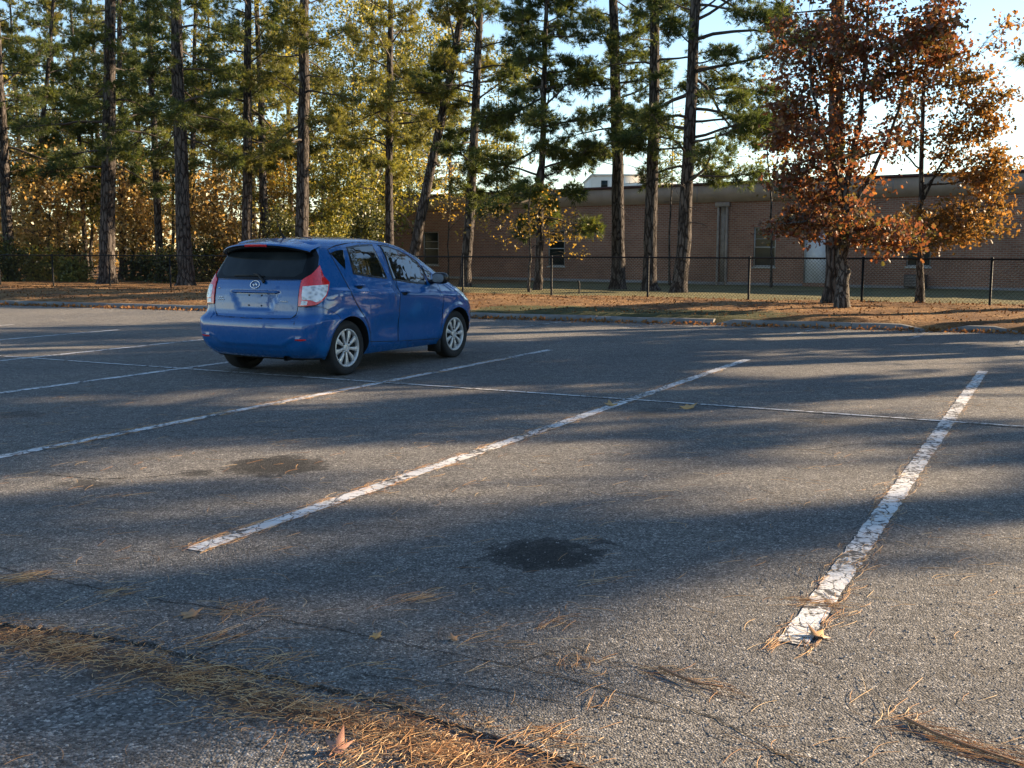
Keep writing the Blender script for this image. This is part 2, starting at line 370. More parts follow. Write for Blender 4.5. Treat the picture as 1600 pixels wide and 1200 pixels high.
b1 = float((at(1122, 506, 0)[:2] - K0) @ KD); b2 = float((at(1445, 516, 0)[:2] - K0) @ KD); b3 = float((at(1472, 516, 0)[:2] - K0) @ KD); b4 = float((at(1596, 521, 0)[:2] - K0) @ KD)
s = -30.0
while s < b1 - .2:
    e = min(s + 3.05, b1 - .02); kerb_piece(s, e - .012); s = e
kerb_piece(b1 + .03, b1 + 2.4, .12, 0); kerb_piece(b1 + 2.415, b2, 0, .3); kerb_piece(b3, b4, .3, .1); s = b4 + .12
while s < 55: kerb_piece(s, s + 3.03); s += 3.05
# --- planted strip, lawn and wood floor behind the kerb: one height field
qs = np.r_[-.03, np.arange(.14, 12, .22), np.arange(12, 70, 1.6)]; ss = np.r_[np.arange(-70, -14, 1.5), np.arange(-14, 32, .3), np.arange(32, 80, 1.5)]
QQ, SS = np.meshgrid(qs, ss); XY = K0 + QQ[..., None] * KN + SS[..., None] * KD
ZZ = terrain(XY[..., 0], XY[..., 1])
rg = np.random.default_rng(9)
ZZ = ZZ + rg.normal(0, .011, ZZ.shape) * (QQ > .3) * (QQ < 12); ZZ = np.where(QQ < .2, .07, ZZ); ZZ = np.where(QQ < 0, -.01, ZZ)
m = MB(); m.grid(np.concatenate([XY, ZZ[..., None]], -1).transpose(1, 0, 2))
BED = tag(m.build('planting_bed', M['bed'], smooth=True), kind='structure')
qf = QQ.T.ravel(); sf = SS.T.ravel()
gr = np.clip(1.6 - np.abs(qf - 1.0) / .9, 0, 1) * np.clip((sf - 12.0) / 1.5, 0, 1) * np.clip((20.5 - sf) / 2.5, 0, 1)
fq = 5.7 + 3.2 * np.clip((21 - sf) / 28, 0, 1)
lw = np.clip((qf - fq - .9) / 2.0, 0, 1) * np.clip((sf - 1) / 5, .12, 1)
for nm, arr in (('grass', gr), ('lawn', lw)):
    a = BED.data.attributes.new(nm, 'FLOAT', 'POINT'); a.data.foreach_set('value', arr.astype(np.float32))
crack([[2.2, 4.4], [2.6, 4.75], [2.75, 5.2], [3.2, 5.5]], .006); crack([[-3.2, 8.2], [-2.6, 8.05], [-2.1, 8.3], [-1.5, 8.2]], .008); crack([[1.6, 7.4], [2.1, 7.3], [2.5, 7.55], [3.1, 7.5]], .007); crack([[-.9, 5.3], [-.5, 5.2], [-.35, 5.35], [.0, 5.28]], .005)

# ================================================================== SCHOOL BUILDING (brick, single storey)
t = NT('brick'); c = t.coord(); sx = t.n('SeparateXYZ'); t.put(sx.inputs[0], c); cb = t.n('CombineXYZ'); t.put(cb.inputs[0], sx.outputs[0]); t.put(cb.inputs[1], sx.outputs[2])
bt = t.n('TexBrick', i_Vector=cb, i_Color1=(.26, .118, .078), i_Color2=(.35, .175, .115), i_Mortar=(.35, .29, .24), i_Scale=1.0); bt.inputs['Mortar Size'].default_value = .011; bt.inputs['Brick Width'].default_value = .215; bt.inputs['Row Height'].default_value = .078; bt.inputs['Bias'].default_value = -.1
col = t.mix(1, bt.outputs[0], t.ramp(t.noise(c, .7, 6), [(.3, .78), (.7, 1.2)]), 'MULTIPLY')
t.set(Base_Color=col, Roughness=.9, Normal=t.bump(t.math('SUBTRACT', 1, bt.outputs['Fac']), .6, .02)); M['brick'] = t.m
M['band'] = simple('tan_fascia_panel', (.36, .28, .215), .8, var=.16, scale=1.5)
M['coping'] = simple('dark_red_coping', (.075, .028, .026), .5, var=.2)
M['frame'] = simple('aluminium_frame', (.42, .42, .41), .45, .3)
t = NT('window_glass'); t.set(Base_Color=t.ramp(t.noise(t.coord(), .9, 3), [(.35, (.010, .016, .017)), (.7, (.030, .042, .042))]), Roughness=.10, Specular_IOR_Level=.12); M['pane'] = t.m
M['doorpaint'] = simple('pale_grey_door', (.72, .75, .80), .5, var=.05)
M['sill'] = simple('pale_sill', (.50, .49, .47), .7)
M['found'] = simple('foundation_concrete', (.26, .25, .24), .9, scale=3)
M['roof'] = simple('flat_roof_gravel', (.28, .27, .26), .9, scale=12)
M['spout'] = simple('weathered_spout', (.30, .26, .235), .7, var=.3, scale=4)
FA = np.array([-3.665, 55.779]); FD = np.array([.78722, -.61667])
BLD = empty('brick_school_building', (FA[0], FA[1], -.22), math.atan2(FD[1], FD[0]))
tag(BLD, 'long single-storey brown brick building with tan fascia band behind the chain-link fence', 'building')
U0, U1, HT = -6.2, 52.0, 4.42     # local: x along facade, -y towards the lot, z up from -.22
Z0 = .22
wins = [(-1.28, -.2, .55, 2.27), (6.86, 7.83, .57, 2.27), (17.5, 18.49, .65, 2.29), (23.83, 24.75, .72, 2.29), (33.5, 34.5, .65, 2.29), (40.5, 41.5, .65, 2.29)]
doors = [(19.72, 20.72, .02, 2.12)]
holes = [(a, b, c + Z0, d + Z0, .10) for a, b, c, d in wins] + [(a, b, c + Z0, d + Z0, .12) for a, b, c, d in doors]
wall = MB()
xs = sorted({U0, U1, *[h[0] for h in holes], *[h[1] for h in holes]}); zs = sorted({0.0, 3.36 + Z0, *[h[2] for h in holes], *[h[3] for h in holes]})
for x0, x1 in zip(xs[:-1], xs[1:]):
    for z0, z1 in zip(zs[:-1], zs[1:]):
        if any(h[0] - 1e-6 < x0 and x1 < h[1] + 1e-6 and h[2] - 1e-6 < z0 and z1 < h[3] + 1e-6 for h in holes): continue
        wall.add([(x0, 0, z0), (x1, 0, z0), (x1, 0, z1), (x0, 0, z1)], quads=[(0, 1, 2, 3)])
for x0, x1, z0, z1, d in holes:
    wall.add([(x0,0,z0),(x1,0,z0),(x1,0,z1),(x0,0,z1),(x0,d,z0),(x1,d,z0),(x1,d,z1),(x0,d,z1)], quads=[(0,4,5,1),(1,5,6,2),(2,6,7,3),(3,7,4,0)])
wall.add([(U0,0,0),(U0,16,0),(U0,16,3.58),(U0,0,3.58),(U1,0,0),(U1,16,0),(U1,16,3.58),(U1,0,3.58)], quads=[(0,3,2,1),(4,5,6,7),(1,2,6,5)])
wall.build('brick_wall', M['brick'], BLD)
b = MB(); b.box((U0 - .05, -.05, 3.575), (U1 + .05, 16.05, 4.30)); b.build('fascia_band', M['band'], BLD)
b = MB(); b.box((U0 - .09, -.09, 4.30), (U1 + .09, 16.09, 4.42)); b.build('coping', M['coping'], BLD)
for k in range(-1, 13):     # fascia joints: thin cover strips
    b = MB(); u = k * 4.2 + 2.2; b.box((u, -.062, 3.60), (u + .05, -.048, 4.29)); b.build('fascia_joint_strip', M['spout'], BLD)
b = MB(); b.box((U0 - .02, -.035, 0), (19.70, -.003, .20)); b.box((20.74, -.035, 0), (U1, -.003, .20)); b.build('foundation_strip', M['found'], BLD)
def window(x0, x1, z0, z1):
    z0 += Z0; z1 += Z0; f = MB(); t_ = .055
    f.box((x0 + .002, .03, z0 + .002), (x0 + t_, .095, z1 - .002)); f.box((x1 - t_, .03, z0 + .002), (x1 - .002, .095, z1 - .002)); f.box((x0 + t_, .031, z1 - t_), (x1 - t_, .094, z1 - .003)); f.box((x0 + t_, .031, z0 + .003), (x1 - t_, .094, z0 + t_))
    w_ = f.build('window', M['frame'], BLD); zm = z0 + (z1 - z0) * .49
    m_ = MB(); m_.box((x0 + t_, .028, zm - .025), (x1 - t_, .09, zm + .025)); m_.build('meeting_rail', M['frame'], w_)
    m_ = MB(); zq = z0 + (z1 - z0) * .70; m_.box((x0 + t_, .045, zq - .012), (x1 - t_, .085, zq + .012)); m_.build('glazing_bar', M['frame'], w_)
    for lo, hi in ((z0 + t_, zm - .025), (zm + .025, zq - .012), (zq + .012, z1 - t_)):
        p = MB(); p.add([(x0 + t_, .07, lo), (x1 - t_, .07, lo), (x1 - t_, .07, hi), (x0 + t_, .07, hi)], quads=[(0, 1, 2, 3)]); p.build('pane', M['pane'], w_)
    s_ = MB(); s_.box((x0 - .04, -.05, z0 - .07), (x1 + .04, .03, z0)); s_.build('sill', M['sill'], w_)
for a in wins: window(*a)
x0, x1, z0, z1 = doors[0]; z0 += Z0; z1 += Z0
f = MB(); f.box((x0 + .002, .02, z0), (x0 + .05, .115, z1 - .002)); f.box((x1 - .05, .02, z0), (x1 - .002, .115, z1 - .002)); f.box((x0 + .05, .021, z1 - .05), (x1 - .05, .114, z1 - .003))
f.build('door_frame', M['frame'], BLD)
d = MB(); d.box((x0 + .053, .06, z0 + .005), (x1 - .053, .11, z1 - .053)); dr = d.build('door', M['doorpaint'], BLD)
h_ = MB(); h_.tube([(x1 - .13, .058, z0 + 1.0), (x1 - .13, .01, z0 + 1.0), (x1 - .22, .01, z0 + 1.0)], .012, 6); h_.build('handle', M['frame'], dr)
for u, wd in ((15.83, .10), (16.24, .09)):
    s_ = MB(); s_.box((u, -.12, .03), (u + wd, -.01, 3.55)); bevel(s_.build('downspout', M['spout'], BLD), .015)
s_ = MB(); s_.box((15.97, -.03, .2), (16.2, -.002, 3.56)); s_.build('stained_pilaster', M['spout'], BLD)
s_ = MB(); s_.box((15.75, -.16, 3.38), (16.40, -.02, 3.56)); bevel(s_.build('rain_head', M['spout'], BLD), .02)
# wall unit under the last window
v = empty('air_conditioner_unit', (0, 0, 0)); o_ = FA + FD * 24.32 + np.array([-.61667, -.78722]) * .32; v.location = (o_[0], o_[1], float(terrain(o_[0], o_[1]))); v.rotation_euler = (0, 0, math.atan2(FD[1], FD[0]))
tag(v, 'dark boxy air conditioner unit on the ground under the rightmost window', 'air conditioner')
b = MB(); b.box((-.36, -.26, .03), (.36, .26, .52)); bevel(b.build('casing', simple('unit_grey', (.05, .05, .05), .6), v), .02)
for k in range(7):
    b = MB(); b.box((-.32, -.275, .09 + k * .06), (.32, -.262, .115 + k * .06)); b.build('louvre', M['spout'], v)
# far pale building whose top shows over the roof
M['pale'] = simple('pale_render', (.62, .58, .50), .8, scale=.3)
p0 = above(925, 300, 120); FB = empty('pale_far_building', (p0[0], 120, 0)); tag(FB, 'distant cream building showing over the brick roof between two pine trunks', 'building')
b = MB(); b.box((0, 0, -.5), (6.6, 14, 9.4)); b.build('wall', M['pale'], FB)
b = MB(); b.box((3.2, -.5, -.5), (9.2, 10, 8.6)); b.build('wing', M['pale'], FB)
b = MB(); b.box((-.1, -.1, 9.4), (6.7, 14.1, 9.6)); b.build('parapet', M['sill'], FB)
for u in (1.0, 2.4):
    b = MB(); b.box((u, -.06, 8.0), (u + .7, -.01, 8.9)); b.build('window', M['pane'], FB)

# ================================================================== CHAIN-LINK FENCE
M['black'] = simple('black_coated_steel', (.007, .007, .008), .6, spec=.2)
FP = np.array([[21.0, 16.3], [10.47, 23.39], [3.64, 28.03], [-19, 39.4], [-34, 47.0]])
FEN = empty('chain_link_fence', (10.47, 23.39, 0)); tag(FEN, 'low black chain-link fence running between the pines and the brick building', 'fence')
FEN_O = np.array([10.47, 23.39])
cum = np.r_[0, np.cumsum(np.linalg.norm(np.diff(FP, axis=0), axis=1))]
def fpos(d): return np.array([np.interp(d, cum, FP[:, 0]), np.interp(d, cum, FP[:, 1])]) - FEN_O
RAILZ = 1.165
d0 = np.linalg.norm(FP[1] - FP[0]); d = d0 - 2.78 * 4
posts = []
while d < cum[-1]: posts.append(d); d += 2.78
for d in posts:
    x, y = fpos(d); zb = float(terrain(x + FEN_O[0], y + FEN_O[1])); b = MB(); b.tube([(x, y, zb - .1), (x, y, RAILZ - .01)], .029, 8); po = b.build('post', M['black'], FEN, smooth=True)
    b = MB(); b.tube([(x, y, RAILZ - .03), (x, y, RAILZ + .03), (x, y, RAILZ + .045)], [.034, .034, .012], 8); b.build('post_cap', M['black'], po)
dd_ = np.linspace(posts[0], posts[-1], 60); b = MB(); b.tube([(*fpos(k), RAILZ) for k in dd_], .021, 8); b.build('top_rail', M['black'], FEN, smooth=True)
W0 = []; W1 = []; pitch = .085; H_ = 1.0
for k in np.arange(posts[0], posts[-1] - 1.0, pitch):
    for sg in (0, 1):
        a = fpos(k + (H_ if sg else 0)); c_ = fpos(k + (0 if sg else H_))
        za = float(terrain(*(a + FEN_O))) + .04
        W0.append((*a, za)); W1.append((*c_, RAILZ))
b = MB(); b.tubes4(W0, W1, .003, .003); tag(b.build('wire_mesh', M['black'], FEN), kind='stuff')

# ================================================================== TREES
def unit(v): return v / (np.linalg.norm(v, axis=-1, keepdims=True) + 1e-9)
def curve(p0, d0, L, n, rng, sag=0., lift=0., wig=.08):
    """polyline that starts along d0; sag bends it down, lift turns the tip up"""
    P = [np.array(p0, float)]; d = unit(np.array(d0, float)); st = L / (n - 1)
    for k in range(n - 1):
        f = k / (n - 1); d = unit(d + np.array([0, 0, -sag + lift * f * 2]) / (n - 1) + rng.normal(0, wig, 3)); P.append(P[-1] + d * st)
    return np.array(P)
def trunk_mesh(mb, pts, r0, H, rng, sides=14, flare=.45, taper=.72):
    z = pts[:, 2] - pts[0, 2]
    rad = r0 * (1 + flare * np.exp(-z / .28)) * (1 - taper * z / H)
    an = np.linspace(0, 2 * np.pi, sides, endpoint=False)
    root = 1 + .22 * np.exp(-z / .22)[:, None] * np.cos(an * 4 + rng.uniform(0, 6))[None]
    jit = root * (1 + rng.normal(0, .022, (len(pts), sides)))
    mb.tube(pts, rad, sides, True, jit)
    return rad
def needles(mb, C, D, k, ln, wd, rng, spread=.85):
    T = len(C)
    if T == 0: return
    d = unit(D[:, None, :] + rng.normal(0, spread * .6, (T, k, 3)))
    L = ln * rng.uniform(.65, 1.15, (T, k, 1)); c = C[:, None, :] + rng.normal(0, .02, (T, k, 3))
    tip = c + d * L; tip[..., 2] -= .12 * L[..., 0]
    sd = unit(np.cross(d, rng.normal(0, 1, (T, k, 3)))) * wd / 2
    V = np.stack([c + sd, c - sd, tip], 2).reshape(-1, 3); n = T * k
    mb.add(V, tris=np.arange(n * 3).reshape(-1, 3))
def leaf_polys(mb, C, size, rng, kind='diamond', droop=.3):
    n = len(C)
    if n == 0: return
    a = rng.normal(0, 1, (n, 3)); a[:, 2] -= droop; a = unit(a); b = unit(np.cross(a, rng.normal(0, 1, (n, 3)))); nn = np.cross(a, b)
    s = size * rng.uniform(.65, 1.3, (n, 1))
    if kind == 'diamond':
        V = np.stack([C, C + s * (.5 * a + .33 * b + .08 * nn), C + s * a, C + s * (.5 * a - .33 * b + .08 * nn)], 1)
        i = np.arange(n)[:, None] * 4; T = np.concatenate([i + [0, 1, 2], i + [0, 2, 3]])
    else:   # lobed oak / maple leaf: 7 points round a folded mid-rib
        V = np.stack([C, C + s * (.28 * a + .36 * b + .06 * nn), C + s * (.42 * a + .18 * b), C + s * (.72 * a + .40 * b + .10 * nn), C + s * (1.05 * a - .0 * b - .05 * nn),
                      C + s * (.72 * a - .40 * b + .10 * nn), C + s * (.42 * a - .18 * b), C + s * (.28 * a - .36 * b + .06 * nn)], 1)
        i = np.arange(n)[:, None] * 8; T = np.concatenate([i + [0, 1, 2], i + [2, 3, 4], i + [0, 2, 4], i + [0, 4, 6], i + [4, 5, 6], i + [0, 6, 7]])
    mb.add(V.reshape(-1, 3), tris=T)

def pine(label, base, lean=(0, 0), H=17., r0=.27, cs=4.2, cr=2.7, seed=0, dens=1., mat='needle', gap=.25, vis=9.6, stubs=5, side=None, nk=13, name='pine_tree', group='pines along the kerb', light_low=1.0, ln=.20, wd=.020):
    """trunk, boughs, needle crown. lean = sideways shift per metre of height (x, y). cs = height of the lowest live bough"""
    rng = np.random.default_rng(seed); base = np.array(base, float)
    T = empty(name, base); tag(T, label, 'pine tree', group)
    n = 26; hz = np.r_[np.linspace(-.12, 1.2, 7), np.linspace(1.6, H, n - 7)]
    wx = np.cumsum(rng.normal(0, .03, n)) * .5; wy = np.cumsum(rng.normal(0, .03, n)) * .5
    tp = np.stack([lean[0] * hz + wx - wx[0] , lean[1] * hz + wy - wy[0], hz], 1)
    mb = MB(); trunk_mesh(mb, tp, r0, H, rng); mb.build('trunk', M['bark'], T, smooth=True)
    def tpos(z): return np.array([np.interp(z, hz, tp[:, i]) for i in range(3)])
    bb = MB(); nd = MB(); S0 = []; S1 = []; C = []; D = []; Ch = []; Dh = []
    z = cs; az = rng.uniform(0, 6.28)
    while z < H * .985:
        f = (z - cs) / (H - cs); low = z < vis + .8
        az += 2.4 + rng.normal(0, .45)
        if side is not None and rng.random() < .45: az = side + rng.normal(0, .5)
        L = cr * (1 - f) ** .75 * (.55 + .45 * min(1, f / .18 + .35)) * rng.uniform(.4, 1.2)
        el = .10 + .5 * f + rng.normal(0, .26)
        d = np.array([math.cos(az) * math.cos(el), math.sin(az) * math.cos(el), math.sin(el)])
        P = curve(tpos(z), d, max(L, .35), 7, rng, sag=.75 * (1 - f), lift=.55, wig=.13)
        rb = .012 + .014 * L
        bb.tube(P, np.linspace(rb, rb * .25, 7), 5)
        bare = .30 if f > .12 else .5
        nt_ = int((2.5 + L * 2.6) * dens * (light_low if f < .25 else 1) * rng.uniform(.7, 1.3)) + 1
        for k in range(nt_):        # rounded needle clumps on short twigs
            u = bare + (1 - bare) * ((k + rng.random()) / nt_) ** .8; i = u * 6; a = int(min(i, 5)); p = P[a] + (P[a + 1] - P[a]) * (i - a)
            t_ = unit(P[a + 1] - P[a]); sd = unit(np.cross(t_, [0, 0, 1])) * (1 if k % 2 else -1)
            td = unit(t_ * rng.uniform(.2, .9) + sd * rng.uniform(.2, 1.0) + np.array([0, 0, rng.uniform(-.6, .55)]))
            tl = (.18 + .26 * L * (1.1 - u)) * rng.uniform(.5, 1.3)
            q = p + td * tl; S0.append(p); S1.append(q)
            m_ = (rng.integers(9, 16) if low else 5); rc = rng.uniform(.15, .30) * (1 if low else 1.4)
            v = unit(rng.normal(0, 1, (m_, 3))) * rng.random((m_, 1)) ** .5 * [rc, rc, rc * .72]
            cc = q + v
            for j in range(0, m_, 3): S0.append(q); S1.append(cc[j])
            (C if low else Ch).extend(cc); (D if low else Dh).extend(unit(v / rc + td * .5 + [0, 0, .35]))
        C.append(P[-1]); D.append(unit(P[-1] - P[-2]))
        z += gap * rng.uniform(.5, 1.5) * (1 if z < vis else 1.5)
    for k in range(stubs):      # dead, bare lower limbs
        zz = rng.uniform(max(2.0, cs - 2.6), cs + .8); a = rng.uniform(0, 6.28); L = rng.uniform(.4, 1.5)
        P = curve(tpos(zz), (math.cos(a), math.sin(a), rng.uniform(-.1, .4)), L, 6, rng, sag=.7, lift=.2, wig=.14)
        bb.tube(P, np.linspace(.018, .004, 6), 5)
        S0 += [P[3], P[4]]; S1 += [P[3] + rng.normal(0, .16, 3), P[4] + rng.normal(0, .16, 3)]
    bb.tubes4(S0, S1, .0075, .003); tag(bb.build('boughs', M['twig'], T), kind='stuff')
    needles(nd, np.array(C), np.array(D), nk, ln, wd, rng)
    if Ch: needles(nd, np.array(Ch), np.array(Dh), 8, ln * 1.3, wd * 1.9, rng)
    nd.build('crown', M[mat], T)
    return T
def copy_tree(src, loc, rz, sc, label, group):
    r = src.copy(); COL.objects.link(r); r.location = loc; r.rotation_euler = (0, 0, rz); r.scale = (sc, sc, sc); r['label'] = label; r['group'] = group
    for ch in [c for c in bpy.data.objects if c.parent == src]:
        c = ch.copy(); COL.objects.link(c); c.parent = r
    return r
def leafy(name, label, cat, base, limbs, blobs, mat, seed=0, leaf=.11, kind='diamond', barkm='bark_oak', r0=.1, group=None, twig=.008, droop=.3, extra=None):
    """limbs: world polylines with start radius; blobs: (centre, radii, clusters, leaves per cluster, cluster radius)"""
    rng = np.random.default_rng(seed); base = np.array(base, float); T = empty(name, base); tag(T, label, cat, group)
    tr = MB(); L_ = []
    for k, (P, ra, rb) in enumerate(limbs):
        P = np.array(P, float) - base; n = 14; u = np.linspace(0, 1, len(P)); v = np.linspace(0, 1, n)
        Q = np.stack([np.interp(v, u, P[:, i]) for i in range(3)], 1); Q[1:-1] += rng.normal(0, .012 + ra * .12, (n - 2, 3)) * [1, 1, .3]
        rad = np.linspace(ra, rb, n)
        if k == 0: rad = rad * (1 + .4 * np.exp(-(Q[:, 2] - Q[0, 2]) / .2)); Q[0, 2] -= .1
        tr.tube(Q, rad, 10 if ra > .05 else 6, True, 1 + rng.normal(0, .03, (n, 10 if ra > .05 else 6))); L_.append(Q)
    A = np.concatenate(L_)
    tr.build('trunk', M[barkm], T, smooth=True)
    tw = MB(); S0 = []; S1 = []; Cs = []
    for (c, rr, nc, nl, cr_) in blobs:
        if kind == 'lobed': nl = int(nl * 1.3)
        c = np.array(c, float) - base; rr = np.array(rr)
        for k in range(nc):
            v = unit(rng.normal(0, 1, 3)) * rng.random() ** .42; p = c + v * rr
            dd = np.linalg.norm((A - p) * [1, 1, 1.0], axis=1) + np.where(A[:, 2] > p[2] + .1, .8, 0); a = A[np.argmin(dd)]
            mid = (a + p) / 2 + rng.normal(0, .07, 3) + [0, 0, .05]
            S0 += [a, mid]; S1 += [mid, p]
            n_ = max(1, int(nl * rng.uniform(.5, 1.5))); q = p + rng.normal(0, 1, (n_, 3)) * [cr_, cr_, cr_ * .62]
            Cs.append(q)
            for j in range(2): S0.append(p); S1.append(q[rng.integers(n_)])
    tw.tubes4(S0, S1, twig, twig * .5); tag(tw.build('twigs', M['twig'], T), kind='stuff')
    lf = MB(); leaf_polys(lf, np.concatenate(Cs), leaf, rng, kind, droop); lf.build('crown', M[mat], T)
    return T

def lean_to(px, py, tx, ty):
    b = at(px, py); t_ = above(tx, ty, b[1]); return b, ((t_[0] - b[0]) / (t_[2] - b[2]), 0.0)
PINES = [  # base px, point higher up the trunk px, radius, lowest bough, crown radius, density, needles, label
 (18, 438, 1, 100, .25, 4.6, 3.2, .9, 'needle', 'tall pine at the left edge of the wood, leaning left', 18),
 (48, 436, 66, 215, .15, 4.8, 2.4, .9, 'needle', 'thin pine leaning right, second trunk from the left', 17),
 (137, 435, 121, 180, .13, 4.3, 2.6, 1., 'needle', 'slender dark pine just left of the thickest pine trunk', 16),
 (168, 443, 175, 0, .31, 4.4, 3.4, 1., 'needle', 'thickest pine trunk with flared roots near the left kerb', 20),
 (192, 436, 185, 100, .20, 5.0, 2.8, .8, 'needle', 'dark pine standing half hidden behind the thickest pine', 18),
 (251, 440, 233, 0, .18, 4.6, 2.7, .9, 'needle', 'straight mid-sized pine between the thickest pine and the double trunk', 17),
 (290, 446, 274, 0, .29, 5.4, 3.0, .9, 'needle', 'large pine with sunlit right flank left of the blue car', 19),
 (304, 436, 307, 30, .17, 5.0, 2.6, .8, 'needle_y', 'narrow pine hidden close behind the large pine left of the car', 17),
 (384, 444, 383, 0, .22, 4.6, 2.7, .9, 'needle', 'pine rising behind the left end of the car roof', 18),
 (420, 440, 402, 60, .20, 4.4, 2.6, .9, 'needle_y', 'pine leaning left behind the car roof, right of another trunk', 17),
 (468, 446, 478, 0, .27, 5.0, 3.0, .9, 'needle_y', 'tall straight pine rising above the middle of the car roof', 19),
 (608, 443, 610, 0, .19, 4.6, 2.8, .9, 'needle_y', 'slim pine left of the strongly leaning trunk', 18),
 (636, 447, 722, 15, .21, 5.6, 2.5, .8, 'needle_y', 'pine trunk leaning strongly to the right in front of the brick building', 17),
 (727, 448, 748, 20, .21, 3.6, 2.8, 1.6, 'needle', 'pine just right of the strongly leaning trunk', 17),
 (965, 452, 957, 0, .25, 4.9, 2.4, 1.05, 'needle', 'leftmost of three tall bare pine trunks in front of the brick wall', 18),
 (1017, 454, 1024, 0, .23, 5.0, 2.4, .95, 'needle', 'middle one of three tall bare pine trunks by the brick wall', 18),
 (1060, 457, 1084, 0, .23, 3.4, 4.2, 1.8, 'needle', 'right one of three tall pine trunks, with heavy boughs spreading right', 18),
 (1299, 473, 1307, 0, .20, 6.2, 2.2, .6, 'needle', 'pine trunk rising straight through the red-brown oak', 17),
]
PT = []
for i, (bx, by, tx, ty, r0, cs, cr, dn, mt, lab, H) in enumerate(PINES):
    b, ln_ = lean_to(bx, by, tx, ty)
    PT.append(pine(lab, b, ln_, H, r0, cs, cr, 40 + i, dn * (1.3 if i < 13 else 1), mt, side=(0.0 if i == 16 else None), stubs=8 if 13 < i < 17 else 5, gap=.20 if i == 16 else .25, light_low=.8 if i in (14, 15) else 1.))
# small dense conifer with a slim trunk
b, ln_ = lean_to(840, 453, 851, 120)
PT.append(pine('small dense conifer with low drooping boughs in the middle of the row', b, ln_, 13, .14, 2.4, 2.7, 77, 1.9, 'needle', gap=.17, stubs=3))
b, ln_ = lean_to(521, 436, 522, 300)
pine('small young pine seen above the car roof, between two big trunks', b, ln_, 8.5, .12, 2.0, 2.1, 78, 1.3, 'needle_y', gap=.2, stubs=3)

# --- pines out of frame to the right whose shade falls over the lot (row goes on along the kerb)
SH = 'tall pine out of view on the right, shading the parking lot'
for i, (s_, q_, src, rz, sc) in enumerate([(27.2, 3.2, 18, 4.2, 1.), (25.9, 1.4, 5, 2.2, 1.), (28.3, 1.2, 16, 2.9, 1.), (29.6, 2.2, 8, 1.9, 1.), (28.2, 4.6, 3, 1.0, 1.), (30.5, 6.0, 10, 2., 1.), (33.2, 3.0, 6, .4, 1.), (36.2, 5.2, 0, 3., 1.), (39.0, 2.6, 8, 5., 1.05), (42.2, 4.6, 3, 2.2, 1.), (45.5, 3.0, 10, 4., 1.), (48.8, 5.0, 6, 1.4, 1.), (52, 2.8, 0, .8, 1.), (55.4, 4.6, 8, 2.6, 1.), (59, 3, 3, 3.6, 1.), (62.5, 5, 10, .3, 1.)]):
    p = K0 + KD * s_ + KN * q_; copy_tree(PT[src], (p[0], p[1], float(terrain(*p))), rz, sc, SH, 'pines beyond the right edge of the photo')
for (x, y, sr, rz) in ((13.8, 22.5, 10, 1.1), (18.5, 22.0, 3, 2.)): copy_tree(PT[sr], (x, y, float(terrain(x, y))), rz, 1.0, SH, 'pines beyond the right edge of the photo')
# --- pines behind the camera, seen only in the reflections of the car
for i, (x, y, src, rz) in enumerate([(-26, -22, 3, 1), (-18, -27, 10, 2), (-9, -24, 6, 3), (-1, -28, 8, 4), (8, -24, 0, 5), (16, -20, 3, 2.5), (24, -14, 10, .5), (-34, -14, 6, 2), (-40, -4, 3, 1)]):
    copy_tree(PT[src], (x, y, -.02), rz, 1.0, 'tall pine behind the viewpoint, on the near side of the lot', 'pines behind the viewpoint')

# --- autumn oaks at the right
def px_blob(px, py, rx, ry, depth, nc, nl, cr_, rz=None):
    c = above(px, py, depth); k = depth / FPX; return (c, (rx * k, (rz if rz is not None else rx * .75) * k, ry * k), nc, nl, cr_)
b = at(1316, 480); D_ = b[1]; A_ = lambda x, y, dy=0: above(x, y, D_ + dy)
leafy('oak_tree', 'young oak with red-brown autumn leaves in front of the grey door', 'oak tree', b,
      [([b, A_(1317, 420), A_(1319, 370), A_(1321, 330)], .135, .10), ([A_(1321, 330), A_(1322, 270), A_(1345, 190), A_(1352, 90), A_(1360, -60)], .08, .02), ([A_(1321, 350), A_(1345, 300, .1), A_(1380, 240, .2), A_(1410, 150, .4), A_(1420, 60, .5)], .06, .012),
       ([A_(1321, 300), A_(1295, 240, -.2), A_(1270, 150, -.4), A_(1262, 40, -.5)], .05, .012), ([A_(1320, 360), A_(1270, 345, -.3), A_(1215, 350, -.6)], .035, .008), ([A_(1320, 362), A_(1370, 355, -.5), A_(1420, 372, -.8)], .035, .008), ([A_(1330, 250), A_(1400, 228, .4), A_(1470, 195, .6)], .035, .008)],
      [px_blob(1258, 352, 66, 24, D_, 26, 40, .14, 90), px_blob(1375, 368, 80, 26, D_, 30, 40, .14, 90), px_blob(1310, 325, 84, 30, D_, 18, 34, .14, 90), px_blob(1270, 240, 62, 80, D_, 50, 32, .16, 90), px_blob(1345, 220, 70, 90, D_, 30, 28, .16, 90), px_blob(1275, 90, 72, 95, D_, 60, 34, .17, 90), px_blob(1360, 80, 80, 95, D_, 54, 34, .17, 90), px_blob(1440, 60, 58, 66, D_, 48, 38, .17, 80), px_blob(1330, -90, 130, 90, D_, 60, 30, .22, 110), px_blob(1238, 285, 30, 26, D_, 10, 32, .14, 40), px_blob(1230, 200, 26, 60, D_, 12, 30, .15, 40)],
      'leaf_oak', 5, .096, 'lobed')
b = at(1437, 473); D_ = b[1]
